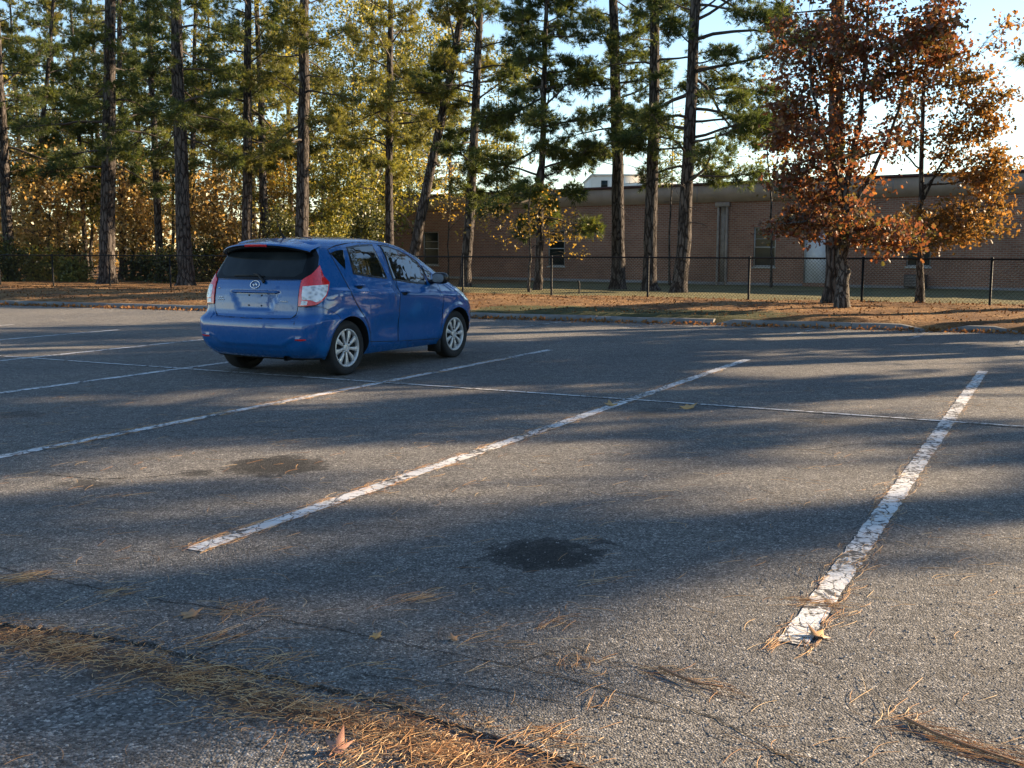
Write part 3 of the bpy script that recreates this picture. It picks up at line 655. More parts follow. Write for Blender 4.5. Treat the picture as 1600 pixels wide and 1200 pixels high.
leafy('oak_tree', 'slim young oak with golden-orange leaves at the right edge', 'oak tree', b,
      [([b, A_(1438, 400), A_(1438, 330), A_(1441, 240), A_(1446, 120), A_(1450, 10)], .095, .02), ([A_(1439, 300), A_(1470, 265), A_(1500, 240, .2), A_(1535, 180, .3)], .03, .006), ([A_(1439, 320), A_(1480, 240), A_(1500, 150, .2), A_(1520, 90, .3)], .03, .006), ([A_(1439, 350), A_(1490, 325), A_(1545, 330, -.3)], .028, .006), ([A_(1440, 270), A_(1410, 235), A_(1395, 190)], .025, .006), ([A_(1439, 290), A_(1500, 285), A_(1570, 250)], .028, .006)],
      [px_blob(1530, 170, 42, 80, D_, 46, 26, .16, 60), px_blob(1550, 270, 42, 36, D_, 34, 30, .16, 50), px_blob(1495, 210, 60, 70, D_, 34, 22, .16, 60), px_blob(1470, 110, 50, 60, D_, 34, 26, .17, 60), px_blob(1520, 350, 72, 40, D_, 52, 30, .16, 70), px_blob(1450, 360, 55, 40, D_, 26, 26, .16, 60), px_blob(1425, 200, 40, 60, D_, 20, 22, .16, 50), px_blob(1560, 60, 26, 40, D_, 8, 16, .15, 40)],
      'leaf_gold', 6, .093, 'lobed')
# --- small yellow-leaved saplings in front of the brick wall
b = at(827, 456); D_ = b[1]
leafy('sapling', 'thin sapling with sparse yellow leaves beside the small conifer', 'sapling', b, [([b, A_(828, 400), A_(826, 330), A_(829, 290)], .05, .02), ([A_(827, 390), A_(880, 350, -.3), A_(915, 330, -.3)], .015, .004), ([A_(827, 370), A_(770, 345, .2), A_(720, 340, .3)], .015, .004), ([A_(828, 330), A_(860, 300), A_(890, 290)], .014, .004)],
      [px_blob(890, 370, 45, 50, D_, 30, 9, .14, 40), px_blob(790, 352, 70, 38, D_, 34, 9, .14, 50), px_blob(850, 320, 50, 40, D_, 22, 9, .15, 50)], 'leaf_yel', 8, .10, 'diamond')
b = at(701, 440); D_ = b[1]
leafy('sapling', 'sparse yellow-leaved sapling between the leaning pine and its neighbour', 'sapling', b, [([b, A_(700, 380), A_(703, 320), A_(706, 270)], .045, .015), ([A_(701, 360), A_(730, 330), A_(755, 325)], .012, .004)],
      [px_blob(705, 325, 28, 40, D_, 22, 9, .15, 30), px_blob(690, 270, 40, 40, D_, 22, 10, .16, 40), px_blob(740, 330, 25, 25, D_, 10, 8, .15, 30)], 'leaf_yel', 9, .10, 'diamond')
b = at(1047, 446); D_ = b[1]
leafy('slender_tree', 'slender pale yellow-green tree drooping behind the two bare pine trunks', 'tree', b, [([b, A_(1045, 380), A_(1050, 300), A_(1052, 200), A_(1050, 120)], .05, .015), ([A_(1051, 240), A_(1090, 230), A_(1120, 250)], .015, .004)],
      [px_blob(1045, 250, 28, 45, D_, 22, 12, .20, 30), px_blob(1100, 260, 30, 45, D_, 20, 12, .20, 30), px_blob(1050, 170, 45, 50, D_, 22, 12, .22, 40)], 'leaf_olive', 10, .12, 'diamond')
b = at(1205, 449); D_ = b[1]
leafy('slender_tree', 'pale green tree behind the heavy pine boughs, left of the oak', 'tree', b, [([b, A_(1206, 330), A_(1200, 240), A_(1195, 120)], .05, .015)],
      [px_blob(1190, 240, 60, 40, D_, 30, 12, .25, 50), px_blob(1170, 150, 60, 60, D_, 26, 12, .25, 50)], 'leaf_olive', 11, .13, 'diamond')

# --- wood behind the left half: hardwoods in autumn colour and far pines
BACK = [ # trunk px, depth, colour, blobs (px,py,rx,ry,n), label
 (12, 52, 'leaf_tan', [(10, 330, 60, 70, 44), (30, 240, 70, 60, 30)], 'tan-leaved tree behind the leftmost pine'),
 (75, 49, 'leaf_tan', [(80, 290, 55, 70, 50), (70, 370, 60, 40, 36)], 'orange-tan tree right of the thin leaning pine'),
 (140, 55, 'leaf_olive', [(150, 300, 60, 80, 50), (130, 180, 70, 60, 36)], 'olive tree behind the slender dark pine'),
 (205, 50, 'leaf_tan', [(215, 300, 45, 60, 40), (215, 370, 40, 40, 26)], 'pale tan tree filling the gap right of the thickest pine'),
 (268, 58, 'leaf_olive', [(265, 270, 50, 90, 50), (260, 120, 60, 80, 34)], 'olive tree between the mid-sized pine and the large pine'),
 (330, 48, 'leaf_tan', [(330, 320, 55, 55, 50), (345, 370, 40, 35, 26)], 'bright orange-tan tree left of the car roof'),
 (360, 56, 'leaf_olive', [(350, 210, 60, 80, 46)], 'tall olive tree above the left end of the car'),
 (440, 52, 'leaf_yel', [(440, 330, 40, 50, 26), (435, 250, 40, 50, 22)], 'small yellow tree between two pines above the car roof'),
 (500, 50, 'leaf_olive', [(520, 330, 60, 50, 50), (560, 270, 60, 60, 46)], 'low yellow-green tree above the middle of the car'),
 (548, 58, 'leaf_olive', [(540, 170, 80, 90, 70), (545, 50, 80, 70, 46)], 'tall sunlit yellow-green tree in the centre of the wood'),
 (590, 54, 'leaf_olive', [(600, 330, 40, 50, 34), (650, 260, 60, 70, 46)], 'yellow-green tree beside the brick building corner'),
 (668, 60, 'leaf_olive', [(670, 150, 70, 90, 60), (690, 60, 60, 60, 26)], 'tall pale tree behind the top of the leaning pine'),
 (405, 54, 'leaf_olive', [(400, 120, 60, 90, 40), (395, 260, 50, 60, 30)], 'yellow-green tree right of the car tail, between two pines'),
 (480, 62, 'leaf_olive', [(480, 130, 70, 100, 50), (490, 270, 50, 50, 30)], 'broad yellow-green tree behind the tall straight pine'),
 (622, 62, 'leaf_olive', [(620, 120, 60, 100, 46), (615, 240, 50, 60, 30)], 'tall yellow-green tree right of the slim pine'),
 (300, 60, 'leaf_olive', [(300, 170, 60, 90, 40)], 'olive tree behind the large pine left of the car'),
 (60, 60, 'leaf_olive', [(60, 190, 80, 80, 50)], 'tall olive tree deep behind the thin leaning pine'),
 (775, 64, 'leaf_olive', [(770, 230, 60, 60, 36), (800, 130, 50, 60, 26)], 'pale tree rising behind the roof, left of the small conifer'),
]
for i, (px, dp, mt, bl, lab) in enumerate(BACK):
    c0 = above(px, 400, dp); bz = float(terrain(c0[0], dp)); b = np.array([c0[0], dp, bz]); tops = min(q[1] for q in bl); tp = above(px + 4, tops, dp)
    lim = [([b, (b * .5 + tp * .5), tp], .10, .02)]
    for q in bl: e_ = above(q[0] + q[2] * .6, q[1], dp + .5); lim.append(([b * .45 + e_ * [.55, .55, .4] + [0, 0, 0], e_], .04, .01))
    leafy('woodland_tree', lab, 'tree', b, lim, [px_blob(x, y, rx, ry, dp, int(n * 1.9), 29, .42, rx) for x, y, rx, ry, n in bl], mt, 100 + i, .17, 'diamond', r0=.1, group='autumn trees in the wood behind the pines', twig=.012)
FARP = [(-15, 60, 'far pine at the very left edge of the wood'), (95, 66, 'far pine seen between the slender pine and the thin leaning one'), (225, 64, 'far pine behind the pale tan tree'), (340, 68, 'far pine behind the bright orange-tan tree'), (455, 66, 'far pine behind the tall straight pine above the car'), (585, 70, 'far pine behind the slim pine at the centre'), (705, 72, 'far pine behind the leaning trunk'), (40, 74, 'tall hazy pine deep in the wood at the left'), (160, 76, 'tall hazy pine deep in the wood behind the thickest trunk'), (400, 78, 'tall hazy pine deep in the wood above the car'), (640, 80, 'tall hazy pine deep in the wood near the building corner')]
src = pine(FARP[0][2], (above(FARP[0][0], 400, 60)[0], 60, -.2), (.01, 0), 19, .2, 3.0, 3.2, 300, 1.1, 'needle_far', gap=.3, vis=16, stubs=2, group='pines deep in the wood', nk=12, ln=.24, wd=.026)
for i, (px, dp, lab) in enumerate(FARP[1:]):
    copy_tree(src, (above(px, 400, dp)[0], dp, -.25), i * 1.7, 1.0 + .12 * math.sin(i * 2.1), lab, 'pines deep in the wood')
SHR = [(8, 405, 30, 30, 'leaf_dark', 'dark shrub at the left edge behind the fence'), (62, 412, 36, 26, 'leaf_olive', 'yellow-green shrub beside the thin leaning pine'), (100, 405, 36, 34, 'leaf_dark', 'dark broad shrub left of the slender dark pine'), (118, 420, 22, 16, 'leaf_olive', 'low bright shrub at the foot of the slender dark pine'),
       (225, 414, 34, 22, 'leaf_dark', 'dark hedge bush right of the thickest pine'), (270, 410, 30, 26, 'leaf_dark', 'dark hedge bush left of the large pine'), (322, 408, 28, 30, 'leaf_dark', 'dark hedge bush left of the car tail lamp'), (350, 395, 36, 26, 'leaf_tan', 'tan bush behind the rear of the car'), (445, 350, 30, 30, 'leaf_dark', 'dark evergreen bush above the car roof'), (520, 365, 60, 22, 'leaf_olive', 'wide yellow-green bush above the car windows'), (575, 350, 30, 34, 'leaf_dark', 'dark bush at the left corner of the brick building')]
for i, (px, py, rx, ry, mt, lab) in enumerate(SHR):
    dp = 45 + (i * 7) % 5; c0 = above(px, py, dp); b = np.array([c0[0], dp, float(terrain(c0[0], dp))])
    st = [([b, b * .5 + above(px + dx, py, dp) * .5, above(px + dx, py - ry * .6, dp)], .03, .008) for dx in (0, -rx * .5, rx * .5)]
    leafy('shrub', lab, 'shrub', b, st, [px_blob(px, py, rx, ry, dp, 46, 34, .22, rx), px_blob(px, py + ry, rx, ry, dp, 40, 34, .22, rx)], mt, 200 + i, .12, 'diamond', group='shrubs under the wood')
p = at(905, 459); b = MB(); b.tube([(0, 0, -.1), (0, 0, .30), (-.02, 0, .36), (-.07, 0, .38)], .025, 7); o_ = b.build('short_post', M['black'], smooth=True); o_.location = p; tag(o_, 'short black stub post on the mulch right of the small conifer', 'post')

# --- far woodland closing the view low behind the trunks
rw = np.random.default_rng(5); n = 22000; x = rw.uniform(-130, 2, n); y = 92 + rw.normal(0, 3, n); hh = 5.2 + 1.4 * np.sin(x * .35) + 1.0 * np.sin(x * .93 + 1)
m = MB(); leaf_polys(m, np.c_[x, y, -.5 + hh * rw.random(n) ** .8], .55, rw, 'diamond'); tag(m.build('distant_woodland', M['leaf_tan']), 'low far-off band of tan woodland behind the pines', 'woodland', kind='stuff')
for i, (x, y, sr) in enumerate([(-24, 38, 3), (-29, 44, 6), (-33, 41, 10), (-39, 47, 0), (-45, 45, 8), (-52, 50, 3), (-36, 56, 6), (-48, 60, 10), (-60, 55, 0)]):
    copy_tree(PT[sr], (x, y, float(terrain(x, y))), i * 1.3, 1.0, 'tall pine beyond the left edge of the photo', 'pines beyond the left edge of the photo')
n = 16000; x = rw.uniform(-90, 75, n); y = -44 + rw.normal(0, 4, n); hh = 9 + 2 * np.sin(x * .3) + 1.5 * np.sin(x * .8 + 1)
m = MB(); leaf_polys(m, np.c_[x, y, -.1 + hh * rw.random(n) ** .8], .75, rw, 'diamond'); tag(m.build('distant_woodland', M['leaf_dark']), 'dark woodland edge behind the viewpoint, reflected in the car', 'woodland', kind='stuff')
# ---- car body surface: stacked plan outlines -------------------------------
ZT=[.20,.25,.30,.35,.40,.45,.50,.55,.60,.635,.65,.67,.72,.80,.88,.95,1.0,1.05,1.10,1.2,1.3,1.38,1.42,1.45,1.47,1.49,1.505,1.517,1.524,1.527]
XR=[-.52,-.60,-.645,-.67,-.683,-.688,-.69,-.69,-.684,-.665,-.632,-.615,-.605,-.60,-.592,-.58,-.565,-.545,-.52,-.475,-.42,-.372,-.345,-.32,-.29,-.22,-.10,.08,.25,.40]
XF=[2.70,2.79,2.84,2.87,2.885,2.895,2.90,2.895,2.885,2.87,2.865,2.85,2.81,2.72,2.57,2.42,2.30,2.22,2.14,1.97,1.78,1.58,1.45,1.32,1.21,1.05,.90,.74,.60,.48]
WD=[.755,.785,.80,.81,.816,.821,.826,.831,.836,.839,.84,.841,.842,.838,.830,.816,.80,.780,.758,.716,.676,.64,.617,.592,.562,.51,.43,.30,.17,.03]
def tab(z,T): return np.interp(z,ZT,T)
ARCH_R,ARCH_F=.352,.345
WB=2.235; HUBZ=.30
def sstep(a,b,x):
    t=np.clip((x-a)/(b-a),0,1); return t*t*(3-2*t)
def outline(z,n=(16,14,120,12,12)):
    """half plan outline at height z: rear centre -> right corner -> side -> front centre, as (x,y>0)"""
    xr,xf,w=tab(z,XR),tab(z,XF),tab(z,WD)
    sc=min(1,w/.5)
    bow=np.interp(z,[.2,.5,.66,1.0,1.4],[.05,.05,.05,.06,.07])*sc
    rx=np.interp(z,[.2,.45,.62,.70,1.0,1.2,1.45],[.20,.15,.14,.19,.19,.16,.12])*sc
    ry=np.interp(z,[.2,.45,.62,.70,1.0,1.2,1.45],[.22,.16,.15,.16,.13,.10,.10])*sc
    fx=np.interp(z,[.2,.6,.8,1.0,1.4],[.40,.40,.42,.40,.40])*min(1,(xf-xr)/2.5)
    fy=np.interp(z,[.2,.6,.8,1.0,1.4],[.34,.30,.26,.24,.22])*sc
    fb=np.interp(z,[.2,.6,.9,1.0,1.4],[.10,.12,.16,.16,.15])*sc
    tr=np.interp(z,[.2,.4,.63,.68,1.0,1.4],[.01,-.012,-.012,.03,.05,.055])*sc
    tf=np.interp(z,[.2,.7,.95,1.1,1.4],[.03,.03,.05,.05,.04])*sc
    xm=(xr+xf)/2; L=(xf-xr)/2
    def ys(x):
        u=(x-xm)/L
        return w-np.where(u<0,tr,tf)*np.abs(u)**3
    ye=ys(xr+bow+rx); x_e=xr+bow*((ye-ry)/max(w,1e-3))**2
    n1,n2,n3,n4,n5=n
    y1=np.linspace(0,ye-ry,n1,endpoint=False); x1=xr+bow*(y1/max(w,1e-3))**2
    a=np.linspace(0,np.pi/2,n2,endpoint=False); x2=x_e+rx-rx*np.cos(a); y2=ye-ry+ry*np.sin(a)
    yf=ys(xf-fb-fx); xfe=xf-fb*((yf-fy)/max(w,1e-3))**2
    x3=np.linspace(x_e+rx,xfe-fx,n3,endpoint=False); y3=ys(x3)
    y3=y3+(ye-ys(x_e+rx))*np.clip(1-(x3-x3[0])/.2,0,1)
    a=np.linspace(np.pi/2,0,n4,endpoint=False); x4=xfe-fx+fx*np.cos(a); y4=yf-fy+fy*np.sin(a)
    y5=np.linspace(yf-fy,0,n5); x5=xf-fb*(y5/max(w,1e-3))**2
    x=np.r_[x1,x2,x3,x4,x5]; y=np.r_[y1,y2,y3,y4,y5]
    return x,y
def features(x,y,z):
    """sculpt: returns displaced x,y"""
    side=sstep(.45,.62,y)
    d=np.zeros_like(x)
    for cx,R in ((0,ARCH_R),(WB,ARCH_F)):
        r=np.hypot(x-cx,z-HUBZ)
        d=d+.020*np.exp(-((r-R-.012)/.055)**2)*sstep(.2,.35,z)
    zl=.925-.052*x
    s=z-zl
    g=np.where(s>0,np.exp(-(s/.022)**2),np.exp(-(s/.11)**2))
    d=d+.018*g*sstep(-.45,-.1,x)*sstep(2.55,2.2,x)
    d=d-.012*np.exp(-((z-.50)/.09)**2)*sstep(.4,.6,x)*sstep(1.85,1.6,x)
    d=d+.010*np.exp(-((z-.30)/.05)**2)*sstep(.3,.5,x)*sstep(1.95,1.7,x)
    y2=y+d*side
    # rear: licence recess, bumper crease
    rear=sstep(.0,-.3,x)
    hw=.235+.09*sstep(.735,.915,z)
    rec=sstep(hw+.028,hw-.022,y)*sstep(.715,.748,z)*sstep(.938,.905,z)
    dx=.022*rec
    zc=.365+.075*sstep(.40,.60,y)
    dx=dx-.006*np.exp(-((z-zc-.0)/.016)**2)*sstep(.78,.70,y)+.010*sstep(zc,zc-.03,z)*sstep(.75,.6,y)*sstep(.22,.28,z)
    x2=x+dx*rear
    return x2,y2
_oc={}
def fine_outline(z):
    z=round(float(z)/.002)*.002; k=round(z,4)
    if k not in _oc:
        x,y=outline(z); x,y=features(x,y,np.full_like(x,z))
        s=np.r_[0,np.cumsum(np.hypot(np.diff(x),np.diff(y)))]
        _oc[k]=(s,x,y)
    return _oc[k]
def P(s,z):
    """s = arc length from the rear centre line; s>0 right side (y<0)"""
    S,x,y=fine_outline(z); a=abs(s)
    return np.array([np.interp(a,S,x),-np.sign(s)*np.interp(a,S,y),z])
def N(s,z):
    e=.006
    t=P(s+e,z)-P(s-e,z); u=P(s,z+e)-P(s,z-e)
    n=np.cross(t,u); n/=np.linalg.norm(n)+1e-12
    c=P(s,z)-np.array([1.0,0,.8])
    return n if n@c>0 else -n
def s_at_x(x,z):
    S,X,Y=fine_outline(z)
    i=np.argmax(X>np.interp(0,[0],[X[0]])+.02)
    # side part: monotone in x after the rear edge
    return float(np.interp(x,X[10:-13],S[10:-13]))

# ================================================================== BLUE HATCHBACK
t = NT('blue_metallic_paint'); c = t.coord()
fl = t.n('TexVoronoi', i_Vector=c, i_Scale=900.0); dirtm = t.ramp(t.noise(c, 5, 6, .65), [(.5, 0), (.8, 1)])
basec = t.mix(t.math('MULTIPLY', fl.outputs['Distance'], .5), (.001, .078, .262), (.002, .104, .345))
t.set(Base_Color=basec, Metallic=.0, Roughness=t.math('ADD', .26, t.math('MULTIPLY', dirtm, .10)), Coat_Weight=1.0, Coat_Roughness=t.math('ADD', .01, t.math('MULTIPLY', dirtm, .03)), Specular_IOR_Level=.25); M['paint_blue'] = t.m
t = NT('tinted_glass'); t.set(Base_Color=t.ramp(t.noise(t.coord(), 3, 3), [(.3, (.004, .005, .006)), (.7, (.010, .012, .013))]), Roughness=.02, Specular_IOR_Level=.9, Coat_Weight=.6, Coat_Roughness=.01); M['cglass'] = t.m
t = NT('tinted_glass_inner'); t.set(Base_Color=t.ramp(t.noise(t.coord(), 2.2, 3), [(.35, (.012, .016, .018)), (.7, (.030, .036, .038))]), Roughness=.05, Specular_IOR_Level=.18); M['cglass2'] = t.m
t = NT('rear_tinted_glass'); t.set(Base_Color=t.ramp(t.noise(t.coord(), 3, 3), [(.3, (.004, .005, .006)), (.7, (.008, .010, .011))]), Roughness=.04, Specular_IOR_Level=.18); M['cglass_r'] = t.m
M['rubber'] = simple('black_rubber', (.014, .014, .014), .7)
M['gap'] = simple('panel_gap_black', (.003, .003, .004), .8)
M['trim'] = simple('black_gloss_trim', (.010, .010, .011), .22)
M['tyre'] = simple('tyre_rubber', (.016, .016, .016), .85, scale=30, bump=.3)
M['alloy'] = simple('silver_wheel_cover', (.58, .58, .57), .35, .35, var=.06)
M['chrome'] = simple('chrome', (.75, .75, .76), .12, 1.0, var=.03)
t = NT('red_lens'); t.set(Base_Color=t.ramp(t.noise(t.coord(), 30, 3), [(.3, (.62, .012, .016)), (.7, (.85, .026, .028))]), Roughness=.12, Coat_Weight=1, Coat_Roughness=.02); M['red'] = t.m
t = NT('clear_lens'); vv = t.vor(t.map(t.coord(), (22, 22, 30)), 1.0, 'SMOOTH_F1'); t.set(Base_Color=t.ramp(vv, [(.15, (.38, .39, .41)), (.5, (.78, .78, .78)), (.8, (.92, .91, .89))]), Roughness=.10, Metallic=.0, Coat_Weight=1, Coat_Roughness=.02, Normal=t.bump(vv, .6, .02)); M['clear'] = t.m
M['under'] = simple('underbody_black', (.008, .008, .008), .9)
M['badge'] = simple('badge_silver', (.70, .70, .72), .25, .7)

YAW = R(29.0); CO = np.array([-2.513, 12.125, .004])
CAR = empty('parked_car', tuple(CO), R(90) - YAW)
tag(CAR, 'blue five-door hatchback seen from behind right, the only car on the lot', 'car')
zl = np.unique(np.r_[np.linspace(.20, .62, 26), np.linspace(.62, .76, 16), np.linspace(.76, .96, 20), np.linspace(.96, 1.44, 30), np.linspace(1.44, 1.527, 14)].round(4))
rows = []
for z in zl:
    x, y = outline(z); x, y = features(x, y, np.full_like(x, z)); y[0] = 0; y[-1] = 0
    if .662 < z < 1.035: x = x + .026 * sstep(.575, .555, y) * (x < 0)     # pocket behind the tailgate skin
    a = np.c_[x, -y, np.full_like(x, z)]; b_ = np.c_[x, y, np.full_like(x, z)][1:-1][::-1]; rows.append(np.concatenate([a, b_]))
V = np.stack(rows, 0); body = MB(); body.grid(V, closed=True); m_ = V.shape[1]; n_ = V.shape[0]
body.add([V[0].mean(0), V[-1].mean(0)]); k0 = body.n - 2
body.t.append(np.array([(k0, (j + 1) % m_, j) for j in range(m_)])); body.t.append(np.array([(k0 + 1, (n_ - 1) * m_ + j, (n_ - 1) * m_ + (j + 1) % m_) for j in range(m_)]))
bo = body.build('body', M['paint_blue'], CAR, smooth=True)
bm = bmesh.new(); bm.from_mesh(bo.data); bmesh.ops.recalc_face_normals(bm, faces=bm.faces); bm.to_mesh(bo.data); bm.free()
cut = MB()
for cx, rr in ((0, ARCH_R), (WB, ARCH_F)):
    for sg in (-1, 1):
        an = np.linspace(0, 2 * np.pi, 64, endpoint=False)
        ring = lambda y: np.c_[cx + rr * np.cos(an), np.full(64, y), HUBZ + rr * np.sin(an)]
        ya, yb = sg * .56, sg * 1.05; base = cut.n; cut.grid(np.stack([ring(ya), ring(yb)], 0), closed=True)
        cut.add([(cx, ya, HUBZ), (cx, yb, HUBZ)]); kk = cut.n - 2
        cut.t.append(np.array([(kk, base + (j + 1) % 64, base + j) for j in range(64)])); cut.t.append(np.array([(kk + 1, base + 64 + j, base + 64 + (j + 1) % 64) for j in range(64)]))
co = cut.build('cutter', M['under']); bm = bmesh.new(); bm.from_mesh(co.data); bmesh.ops.recalc_face_normals(bm, faces=bm.faces); bm.to_mesh(co.data); bm.free()
co.matrix_world = CAR.matrix_basis.copy(); co.location = CAR.location; co.rotation_euler = CAR.rotation_euler
md = bo.modifiers.new('arches', 'BOOLEAN'); md.object = co; md.operation = 'DIFFERENCE'; md.solver = 'EXACT'; md.material_mode = 'TRANSFER'
bpy.context.view_layer.update(); dg = bpy.context.evaluated_depsgraph_get()
me = bpy.data.meshes.new_from_object(bo.evaluated_get(dg)); bo.modifiers.clear(); bo.data = me; bpy.data.objects.remove(co)
slots = [m.name if m else '' for m in me.materials]
if M['under'].name not in slots: me.materials.append(M['under'])
ui = [m.name for m in me.materials].index(M['under'].name)
for p in me.polygons:
    if p.normal.z < -.8 and p.center.z < .24: p.material_index = ui
for e in me.edges: pass
try: me.set_sharp_from_angle(angle=R(40))
except Exception: pass

def pgrid(poly, step):
    poly = np.array(poly, float); us = poly[:, 0]; lo, hi = us.min(), us.max()
    n = max(2, int((hi - lo) / step)); U = np.unique(np.r_[np.linspace(lo, hi, n + 1), us].round(5)); U = np.clip(U, lo + 1e-4, hi - 1e-4)
    out = []
    nz = max(2, int((poly[:, 1].max() - poly[:, 1].min()) / step))
    for u in U:
        zz = []
        for (a, b) in zip(poly, np.roll(poly, -1, 0)):
            if (a[0] - u) * (b[0] - u) <= 0 and abs(a[0] - b[0]) > 1e-9: zz.append(a[1] + (b[1] - a[1]) * (u - a[0]) / (b[0] - a[0]))
        z0, z1 = min(zz), max(zz); out.append([(u, z0 + (z1 - z0) * k / nz) for k in range(nz + 1)])
    return np.array(out)
def panel(name, poly, off, mat, parent, side=1, xz=False, step=.035, th=.012):
    G = pgrid(poly, step); n, m, _ = G.shape; Vp = np.zeros((n, m, 3)); Vn = np.zeros((n, m, 3))
    for i in range(n):
        for j in range(m):
            u, z = G[i, j]; s = s_at_x(u, z) if xz else u
            p = P(s, z); nn = N(s, z); Vp[i, j] = p + nn * off; Vn[i, j] = p + nn * (off - th)
    if side < 0: Vp[..., 1] *= -1; Vn[..., 1] *= -1
    mb = MB(); mb.grid(Vp)
    loop = np.r_[[(i, 0) for i in range(n)], [(n - 1, j) for j in range(1, m)], [(i, m - 1) for i in range(n - 2, -1, -1)], [(0, j) for j in range(m - 2, 0, -1)]]
    A = np.array([Vp[i, j] for i, j in loop]); B = np.array([Vn[i, j] for i, j in loop]); mb.grid(np.stack([A, B], 0), closed=True)
    o = mb.build(name, mat, parent, smooth=True)
    b2 = bmesh.new(); b2.from_mesh(o.data); bmesh.ops.remove_doubles(b2, verts=b2.verts, dist=.00015); bmesh.ops.dissolve_degenerate(b2, edges=b2.edges, dist=.0001); bmesh.ops.recalc_face_normals(b2, faces=b2.faces); b2.to_mesh(o.data); b2.free()
    try: o.data.set_sharp_from_angle(angle=R(35))
    except Exception: pass
    # outward faces
    return o
def grow(poly, d):
    poly = np.array(poly, float); c = poly.mean(0); v = poly - c
    nrm = []
    for i in range(len(poly)):
        a, b, e = poly[i - 1], poly[i], poly[(i + 1) % len(poly)]
        t1 = (b - a) / (np.linalg.norm(b - a) + 1e-9); t2 = (e - b) / (np.linalg.norm(e - b) + 1e-9); n = np.array([t1[1] + t2[1], -(t1[0] + t2[0])]); n /= np.linalg.norm(n) + 1e-9
        nrm.append(n if n @ v[i] > 0 else -n)
    return poly + np.array(nrm) * d
RD = [(-.095, 1.375), (-.032, 1.187), (.023, .99), (.045, .89), (.215, .68), (.315, .56), (.375, .44), (.385, .345), (.93, .31), (.93, .89), (.872, 1.03), (.822, 1.448), (.52, 1.452), (.259, 1.440), (.05, 1.412)]
FDR = [(.945, .31), (1.82, .275), (1.87, .50), (1.875, .80), (1.77, 1.05), (1.60, 1.23), (1.37, 1.345), (1.10, 1.42), (.834, 1.448), (.884, 1.03), (.945, .89)]
RW = [(.246, 1.388), (.70, 1.415), (.716, 1.06), (.217, 1.115)]
RW = [(.235, 1.385), (.46, 1.405), (.715, 1.415), (.765, 1.055), (.50, 1.085), (.20, 1.118)]
FW = [(.865, 1.413), (1.02, 1.395), (1.19, 1.352), (1.36, 1.290), (1.515, 1.215), (1.56, 1.10), (1.545, .968), (1.20, 1.005), (.905, 1.040)]
TRI = [(1.585, 1.185), (1.66, 1.135), (1.725, 1.085), (1.69, 1.02), (1.625, .972), (1.60, 1.08)]
QW = [(-.085, 1.338), (.03, 1.365), (.15, 1.374), (.115, 1.25), (.072, 1.160), (.0, 1.235)]
